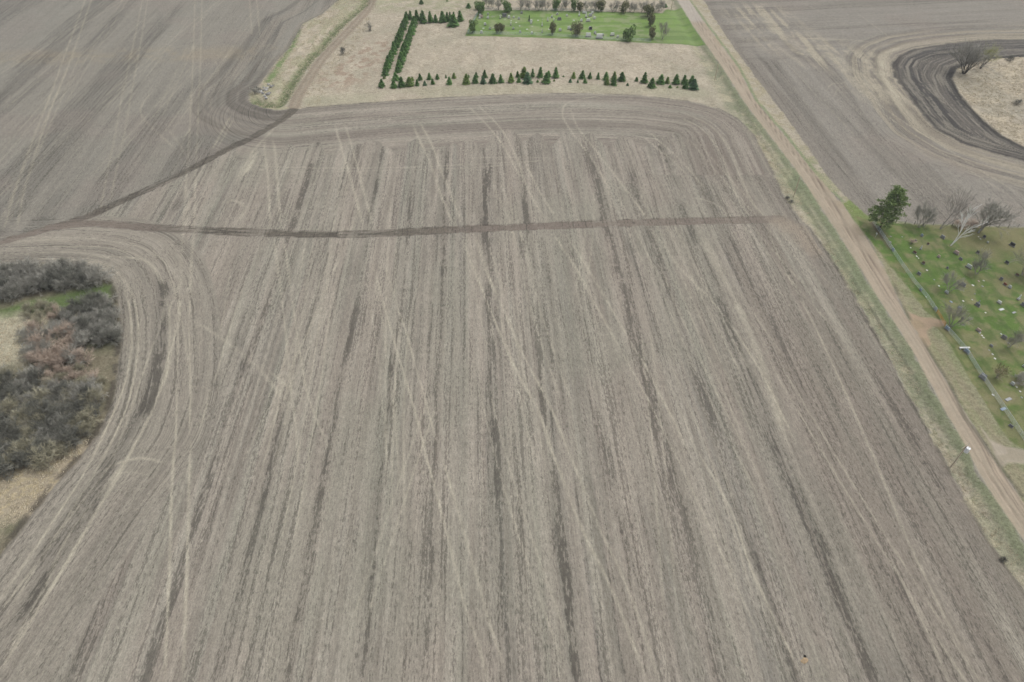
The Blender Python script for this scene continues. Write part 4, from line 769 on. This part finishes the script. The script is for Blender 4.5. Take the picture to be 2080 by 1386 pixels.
# ------------------------------------------------------------------ power poles
wood = mat('weathered_wood', (216, 202, 180), (188, 174, 152), 4, stretch=(4, 4, .5)); galv = mat('galvanised_steel', (214, 220, 220), (190, 196, 198), 3, .5, .5, .3); porc = mat('insulator_porcelain', (196, 196, 192), (160, 160, 158), 5, .3, .5)
def pole(px, py, h, label, tf=False, lean=0):
    x, y, z = foot(px, py); o = thing('utility_pole', label, 'pole', (x, y, z), 0, 'power poles along the gravel road')
    m = MB(); m.tube([(0, 0, -.5), (0, 0, h * .5), (0, 0, h)], [.17, .145, .11], 10); part('pole_shaft', m.me('pole_shaft', wood), o)
    b = MB(); b.tube([(0, 0, h - .03), (0, 0, h + .1), (0, 0, h + .22)], [.05, .07, .03], 8); part('insulator', b.me('insulator', porc), o)
    if tf:
        b = MB(); b.box((0, .14, h - .3), (2.3, .1, .12), .015); part('crossarm', b.me('crossarm', wood), o)
        for s in (-1.0, 1.0): c = MB(); c.tube([(0, 0, 0), (0, 0, .1), (0, 0, .22)], [.04, .07, .03], 8); part('insulator', c.me('insulator', porc), o, (s, .14, h - .24))
        c = MB(); c.tube([(-.1, -.56, h - 1.3), (-.1, -.56, h - .1), (-.1, -.56, h - .02), (-.1, -.56, h + .04)], [.42, .42, .4, .08], 14); t = part('transformer', c.me('transformer', mat('pale_grey_paint', (250, 252, 254), (238, 240, 242), 4, .4, .5)), o)
        for s in (-.12, .12): c = MB(); c.tube([(0, 0, 0), (0, 0, .14), (0, 0, .24)], [.05, .06, .02], 8); part('bushing', c.me('bushing', porc), t, (-.1 + s * 1.4, -.56, h))
        c = MB(); c.box((-.05, -.2, h - .6), (.08, .3, .3), .01); part('bracket', c.me('bracket', galv), o)
        o.rotation_euler = (0, 0, .5)
    return o
pole(1931, 949, 7.4, 'near wooden power pole with pale transformer, on the verge at lower right', True)
pole(1612, 399, 7.0, 'thin power pole on the verge beside the middle of the road'); pole(1452, 163, 7.4, 'thin power pole on the tan grass right of the spruce rows'); pole(1363, 23, 7.4, 'farthest power pole, by the green lawn at the top of the photo')
def slim(px, py, h, label): x, y, z = foot(px, py); m = MB(); m.tube([(0, 0, -.3), (0, 0, h)], [.09, .07], 8); o = thing('wooden_post', label, 'post', (x, y, z)); part('post_shaft', m.me('post_shaft', wood), o); c = MB(); c.tube([(0, 0, h - .002), (0, 0, h + .05)], [.09, .05], 8); part('post_cap', c.me('post_cap', galv), o)
slim(763, 15, 2.6, 'thin grey post standing beside the top end of the dirt lane'); slim(725, 31, 1.9, 'short post beside the ditch near the top of the photo')

# ------------------------------------------------------------------ fences and gate
meshm = mat('fence_wire', (214, 228, 226), (190, 208, 208), 2, .5, .4, .2)
def fence(pts, h, label, sp=3.0, dw=.12, rw=.011, green=None):
    P3 = [foot(*p) for p in pts]; o = thing('chain_link_fence', label, 'fence', P3[0]); ox, oy, oz = P3[0]; n = 0
    rail = MB(); net = MB(); seg = []
    for a, b in zip(P3[:-1], P3[1:]):
        L = math.hypot(b[0] - a[0], b[1] - a[1]); k = max(1, round(L / sp))
        for i in range(k): f = i / k; seg.append((a[0] + (b[0] - a[0]) * f - ox, a[1] + (b[1] - a[1]) * f - oy, H(a[0] + (b[0] - a[0]) * f, a[1] + (b[1] - a[1]) * f) - oz))
    seg.append((P3[-1][0] - ox, P3[-1][1] - oy, P3[-1][2] - oz))
    pm = MB(); pm.tube([(0, 0, -.3), (0, 0, h + .04), (0, 0, h + .1)], [.035, .035, .012], 6); pme = pm.me('post', galv)
    for p in seg[:99]: part('post', pme, o, p)
    rail.tube([(p[0], p[1], p[2] + h) for p in seg], [.024] * len(seg), 5); part('top_rail', rail.me('top_rail', galv), o)
    for a, b in zip(seg[:-1], seg[1:]):
        a = np.array(a); b = np.array(b); L = np.linalg.norm(b - a); m = int(L / dw); up = np.array([0, 0, h])
        for s in (1, -1):
            for i in range(-int(h / dw), m + 1):
                t0, t1 = i * dw, i * dw + h; z0, z1 = 0.0, 1.0
                if t0 < 0: z0 = -t0 / h; t0 = 0
                if t1 > L: z1 = 1 - (t1 - L) / h; t1 = L
                if z1 <= z0: continue
                q0 = a + (b - a) * t0 / L + up * (z0 if s > 0 else 1 - z0); q1 = a + (b - a) * t1 / L + up * (z1 if s > 0 else 1 - z1); net.tube([q0, q1], [rw, rw], 3, False)
    part('wire_mesh', net.me('wire_mesh', meshm), o)
fence([(1772,452),(1803,497),(1832,541),(1857,576),(1881,605),(1901,635)], 1.25, 'grey chain link fence along the cemetery, from the pine to the gate', 3, .16, .007)
fence([(1919,666),(1961,714),(1992,764),(2018,803),(2049,849),(2072,884),(2110,940)], 1.25, 'grey chain link fence along the cemetery, from the gate to the photo edge', 3, .16, .007)
fence([(1342,22),(1200,24),(1060,21),(974,22),(950,69),(1100,72),(1200,79),(1322,85)], 1.3, 'grey chain link fence round the far cemetery', 4, .32, .015)
def wire_fence():
    pts = [foot(a, b) for a, b in along([(1800,452),(1850,456),(1940,459),(2080,463),(2200,468)], 22)]; o = thing('wire_fence', 'thin wire fence on dark wooden posts behind the cemetery lawn', 'fence', pts[0]); b0 = pts[0]
    pm = MB(); pm.tube([(0, 0, -.3), (0, 0, 1.15), (0, 0, 1.3)], [.07, .065, .04], 7); me = pm.me('post', mat('dark_wood', (98, 86, 74), (74, 66, 56), 4))
    for p in pts: part('post', me, o, (p[0] - b0[0], p[1] - b0[1], p[2] - b0[2]))
    for h in (.4, .75, 1.1): r = MB(); r.tube([(p[0] - b0[0], p[1] - b0[1] - .07, p[2] - b0[2] + h) for p in pts], [.012] * len(pts), 4); part('wire', r.me('wire', galv), o)
wire_fence()
def gate():
    a = foot(1902, 636); b = foot(1918, 662); o = thing('pipe_gate', 'long orange pipe gate across the cemetery entrance', 'gate', a); d = (b[0] - a[0], b[1] - a[1], b[2] - a[2]); om = mat('orange_paint', (196, 138, 58), (170, 118, 56), 3, .6, .3)
    for k, h in enumerate((.35, .7, 1.05)): m = MB(); m.tube([(0, 0, h), (d[0], d[1], d[2] + h)], [.05, .05], 7); part('rail', m.me('rail', om), o)
    for f in (0, .5, 1): m = MB(); m.tube([(d[0] * f, d[1] * f, -.2 if f != .5 else .3), (d[0] * f, d[1] * f, 1.15)], [.06, .06] if f != .5 else [.035, .035], 7); part('post', m.me('post', om), o)
gate()

# ------------------------------------------------------------------ gravestones
SC = {'black': ((78, 80, 84), (60, 62, 66)), 'dark grey': ((140, 140, 146), (114, 115, 120)), 'grey': ((176, 178, 180), (148, 150, 152)), 'pale grey': ((220, 224, 222), (192, 196, 194)), 'white': ((252, 252, 250), (240, 240, 236)),
      'pink': ((212, 186, 178), (186, 160, 152)), 'brown': ((128, 104, 88), (104, 84, 72)), 'bluish': ((164, 180, 196), (136, 152, 170)), 'rust red': ((150, 96, 78), (124, 80, 66)), 'green': ((60, 86, 52), (44, 66, 40))}
def arch(w_, h, n=7): return [(-w_ / 2, 0), (w_ / 2, 0), (w_ / 2, h * .82)] + [(w_ / 2 * math.cos(a), h * .82 + h * .18 * math.sin(a)) for a in np.linspace(.2, math.pi - .2, n)] + [(-w_ / 2, h * .82)]
def stone_mesh(kind, c):
    m = mat('stone_' + c.replace(' ', '_'), *SC[c], 5, .6, .35); key = (kind, c)
    if key in STONE_ANCHORS: return STONE_ANCHORS[key]
    A = MB(); B = None
    if kind == 'upright': B = MB(); B.box((0, 0, .1), (1.15, .5, .3), .03); A.prism(arch(.9, .85), -.11, .11); A.v = [(x, y, z + .2) for x, y, z in A.v]
    elif kind == 'wide': B = MB(); B.box((0, 0, .1), (1.7, .55, .32), .03); A.box((0, 0, .66), (1.35, .26, .84), .04)
    elif kind == 'tall': B = MB(); B.box((0, 0, .15), (.9, .9, .4), .03); A.box((0, 0, .6), (.62, .62, .5), .03); A.box((0, 0, 1.5), (.42, .42, 1.3), .01, .7); A.add([(-.15, -.15, 2.15), (.15, -.15, 2.15), (.15, .15, 2.15), (-.15, .15, 2.15), (0, 0, 2.42)], [(0, 1, 4), (1, 2, 4), (2, 3, 4), (3, 0, 4)])
    elif kind == 'flat': A.box((0, 0, .03), (.58, .36, .16), .03)
    elif kind == 'long': A.box((0, 0, .06), (.9, 2.1, .2), .03)
    elif kind == 'cross': B = MB(); B.box((0, 0, .1), (.7, .45, .3), .02); A.box((0, 0, .8), (.16, .14, 1.15), .015); A.box((-.23, 0, 1.0), (.28, .137, .15), .015); A.box((.23, 0, 1.0), (.28, .137, .15), .015)
    STONE_ANCHORS[key] = (A.me('slab', m), B.me('base', mat('stone_plinth', (150, 148, 142), (124, 122, 116), 4)) if B else None); return STONE_ANCHORS[key]
KN = {'upright': 'rounded gravestone', 'wide': 'wide gravestone', 'tall': 'tall pillar monument', 'flat': 'flat grave marker', 'long': 'long grave slab', 'cross': 'cross shaped gravestone'}
LM = [((1929,497), 'white birch'), ((1785,463), 'pine'), ((1910,648), 'orange gate'), ((1984,557), 'small bare tree'), ((2024,765), 'brown leaved bush'), ((1989,468), 'large spreading tree'), ((2049,705), 'sapling')]
def gravestones(lst, sc, group, labeller, face):
    labs = [labeller(i, s, lst) for i, s in enumerate(lst)]; seen = {}
    for s, l in zip(lst, labs): seen.setdefault(l, []).append(s)
    for i, (s, l) in enumerate(zip(lst, labs)):
        px, py, kind, c = s[:4]; k = s[4] if len(s) > 4 else 1.0; x, y, z = foot(px, py); a, b = stone_mesh(kind, c)
        if len(seen[l]) > 1: l = f'{od(seen[l].index(s))} from top among: ' + l if False else l.replace(' gravestone', ' gravestone').rstrip() + f', {od(sorted(seen[l], key=lambda q: (q[1], q[0])).index(s))} from the top'
        nm = {'upright': 'gravestone', 'wide': 'gravestone', 'tall': 'monument', 'flat': 'grave_marker', 'long': 'grave_slab', 'cross': 'gravestone_cross'}[kind]
        k *= sc
        if b is None:
            o = bpy.data.objects.new(nm, a); COL.objects.link(o); o.location = (x, y, z); o.scale = (k, k, k); tag(o, l, 'gravestone', group)
        else:
            o = thing(nm, l, 'gravestone', (x, y, z), 0, group, k); part('slab', a, o); part('base', b, o)
        o.rotation_euler = (rs.uniform(-.03, .03), rs.uniform(-.03, .03), face + rs.uniform(-.05, .05))
def lab_e(i, s, lst):
    (lx, ly), nm = min(LM, key=lambda q: math.hypot(q[0][0] - s[0], (q[0][1] - s[1]) * 1.3)); dx, dy = s[0] - lx, s[1] - ly
    rel = ('right of' if dx > 0 else 'left of') if abs(dx) > abs(dy) * 1.2 else ('below' if dy > 0 else 'above'); return f'{s[3]} {KN[s[2]]} {rel} the {nm}'
q4 = lambda a, b, *r: (1700 + a / 4.076, 360 + b / 4.076, *r)
q5 = lambda a, b, *r: (1800 + a / 3.85, 600 + b / 3.85, *r)
east = [q4(700,490,'upright','bluish'),q4(650,530,'upright','dark grey',.7),q4(872,505,'wide','grey',1.1),q4(692,598,'tall','pale grey',.75),q4(642,630,'wide','brown',.9),q4(752,558,'upright','brown',.8),q4(712,718,'upright','brown',1.1),
 q4(840,665,'upright','pink'),q4(985,635,'wide','pink',1.2),q4(1162,632,'upright','black',1.1),q4(1216,502,'upright','black',1.1),q4(1170,462,'tall','grey',.7),q4(1447,570,'wide','black',1.3),q4(1404,714,'wide','black',.95),q4(1022,684,'wide','dark grey',.9),
 q4(1088,752,'wide','pale grey',1.3),q4(912,758,'upright','dark grey',.8),q4(676,806,'wide','dark grey',.95),q4(660,656,'flat','white'),q4(675,672,'flat','white',.8),q4(745,772,'flat','white',1.1),q4(1040,900,'wide','dark grey',1.2),q4(1125,897,'flat','white',1.3),
 q4(1174,862,'flat','pink',1.1),q4(1214,858,'flat','pale grey'),q4(845,902,'flat','white'),q4(905,960,'wide','pale grey',.9),q4(945,1034,'flat','bluish',1.6),q4(1045,1027,'flat','white',1.1),q4(1163,1058,'tall','grey',.85),q4(1160,1066,'wide','dark grey',1.1),q4(1340,1044,'wide','white',.95),
 q4(1362,1097,'long','pale grey',.9),q4(1230,1123,'flat','white',.9),q4(1500,1015,'tall','white',.95),q4(1541,1068,'wide','dark grey',1.2),q4(1426,918,'upright','pale grey',1.1),q4(1388,895,'wide','rust red',.9),q4(1356,852,'upright','dark grey',1.1),q4(1205,905,'flat','grey',1.2),
 q4(1466,1122,'long','grey',.7),q4(1012,1090,'wide','bluish',.8),q4(1120,1016,'flat','pale grey',.8),q4(1142,967,'flat','dark grey',.9),q4(1246,545,'upright','pale grey',.7),q4(1188,512,'flat','pale grey',.9),q4(1172,494,'flat','white',.7),q4(1490,815,'wide','brown',.8),q4(445,492,'flat','grey',.9),
 q4(540,495,'flat','grey',.9),q4(610,585,'flat','white',.8),q4(805,850,'flat','grey',.9),q4(1200,1312,'flat','white',.9),q4(1216,1330,'flat','white',.8),q4(1168,1276,'wide','pink',1.0),q4(1180,1290,'flat','pale grey',1.0),
 q4(1360,1300,'flat','pale grey',1.0),q4(1380,1335,'wide','dark grey',1.1),q4(1422,1374,'flat','white',1.0),q4(812,1096,'upright','grey',1.0),q4(460,608,'upright','bluish',1.1),q4(690,940,'upright','bluish',.9),q4(738,992,'flat','white',.8),
 q5(760,330,'flat','white',.8),q5(735,292,'flat','white',.8),q5(820,400,'wide','grey',.7),q5(805,430,'flat','grey',.9),q5(832,462,'flat','pale grey',1),q5(850,496,'flat','white',1.1),q5(625,448,'wide','bluish',1.2),q5(750,652,'wide','grey',1.3),q5(757,640,'wide','dark grey',1.2),q5(835,780,'flat','white',1.2),
 q5(982,700,'upright','pale grey',1.1),q5(1020,718,'flat','white',.9),q5(1047,752,'flat','white',.9),q5(955,815,'long','grey',1.0),q5(972,1028,'wide','dark grey',.8),q5(472,268,'wide','bluish',1.1),q5(915,890,'long','bluish',.9),q5(958,374,'flat','white',.9),q5(1072,560,'upright','pale grey',.8),q5(1060,800,'flat','grey',1.0)]
gravestones(east, .8, 'gravestones of the roadside cemetery', lab_e, math.radians(-65))
q2 = lambda a, b, *r: (920 + a / f2, b / f2, *r)
def lab_w(i, s, lst):
    band = 'front' if s[1] > 56 else 'middle' if s[1] > 40 else 'back'; same = sorted([q for q in lst if ('front' if q[1] > 56 else 'middle' if q[1] > 40 else 'back') == band])
    return f'{s[3]} {KN[s[2]]}, {od(same.index(s))} from left in {band} third of far cemetery'
r8 = random.Random(31)
west = [q2(345,138,'cross','white',1.4),q2(408,135,'upright','white',1.3),q2(555,155,'tall','green',1.2),q2(690,155,'tall','white',.9),q2(735,155,'cross','white',1.2),q2(650,192,'tall','white',.9),q2(650,240,'tall','pale grey',.8),q2(575,248,'upright','white',1.1),q2(490,240,'upright','pale grey',1.0),
 q2(780,228,'upright','white',1.3),q2(775,148,'wide','dark grey',1.3),q2(845,215,'upright','white',1.4),q2(920,118,'tall','white',1.0),q2(935,158,'upright','white',1.2),q2(970,128,'tall','white',1.2),q2(985,158,'wide','white',1.3),q2(1030,140,'upright','white',1.2),q2(1015,102,'upright','white',1.2),
 q2(1000,120,'wide','pale grey',1.2),q2(1003,220,'upright','black',1.5),q2(998,212,'upright','white',1.2),q2(1038,252,'tall','white',.7),q2(1065,282,'wide','white',2.0),q2(985,270,'wide','white',1.7),q2(1160,262,'wide','white',1.3),q2(1200,274,'upright','white',1.0),q2(1090,262,'upright','pale grey',1.1),
 q2(860,225,'upright','dark grey',1.1),q2(208,243,'upright','white',1.2),q2(235,185,'upright','white',1.2),q2(222,208,'flat','white',1.5),q2(255,138,'upright','white',1.2),q2(205,132,'wide','pink',1.2),q2(195,138,'upright','white',1.0),q2(375,126,'wide','dark grey',1.6),q2(480,142,'upright','pale grey',1.1),q2(422,185,'cross','white',1.2),
 q2(270,215,'upright','pale grey',1),q2(440,215,'upright','pale grey',1),q2(570,175,'upright','white',.9),q2(620,150,'flat','white',1.4),q2(720,130,'upright','pale grey',1),q2(830,120,'upright','white',1),q2(880,150,'flat','white',1.4),q2(760,110,'upright','pale grey',1),q2(540,215,'flat','white',1.5),q2(700,215,'flat','white',1.4),q2(460,165,'flat','white',1.3),q2(500,100,'upright','grey',1.1),q2(950,98,'upright','white',1.1),q2(960,100,'upright','white',1.1),q2(1035,245,'upright','pale grey',1.1)]
for _ in range(14): west.append(q2(r8.uniform(190, 900), r8.uniform(105, 235), r8.choice(['flat','upright','flat']), r8.choice(['white','pale grey','grey']), r8.uniform(.8, 1.2)))
gravestones(west, 1.0, 'gravestones of the far cemetery', lab_w, math.radians(5))
def small_sign(px, py, w_, h, label, face):
    x, y, z = foot(px, py); o = thing('sign', label, 'sign', (x, y, z), face); m = MB(); m.tube([(0, 0, -.3), (0, 0, h)], [.04, .04], 6); part('post', m.me('post', galv), o); b = MB(); b.box((0, -.06, h), (w_, .04, .5), .01); part('panel', b.me('panel', mat('white_panel', (236, 236, 232), (218, 218, 214), 3)), o)
small_sign(1778, 482, .5, 1.3, 'small white sign on the verge nearest the pine', -1.0); small_sign(1805, 500, .55, 1.4, 'small white sign on the cemetery fence, second from the pine', -1.0)
def bench():
    x, y, z = foot(1958, 709); o = thing('bench', 'long white bench inside the fence below the gate', 'bench', (x, y, z), .03); b = MB(); b.box((0, 0, .48), (2.6, .5, .09), .02); wm = mat('white_panel', (236, 236, 232)); part('seat', b.me('seat', wm), o)
    c = MB(); c.box((0, 0, .21), (.12, .42, .44), .01); lm = c.me('leg', wm)
    for s in (-1, 1): part('leg', lm, o, (s, 0, 0))
bench()

# ------------------------------------------------------------------ the air
def haze():
    b = MB(); b.box((0, 350, 58), (2400, 1500, 136)); me = bpy.data.meshes.new('haze'); me.from_pydata(b.v, [], b.f)
    m = bpy.data.materials.new('haze_air'); m.use_nodes = True; N = m.node_tree.nodes; L = m.node_tree.links; N.remove(N['Principled BSDF'])
    v = N.new('ShaderNodeVolumePrincipled'); v.inputs['Color'].default_value = (.93, .96, 1, 1); v.inputs['Density'].default_value = .00016; v.inputs['Anisotropy'].default_value = .2; L.new(v.outputs[0], N['Material Output'].inputs['Volume'])
    me.materials.append(m); o = bpy.data.objects.new('haze', me); COL.objects.link(o); tag(o, 'thin pale haze in the air over the fields', 'haze', None, 'stuff')
haze()
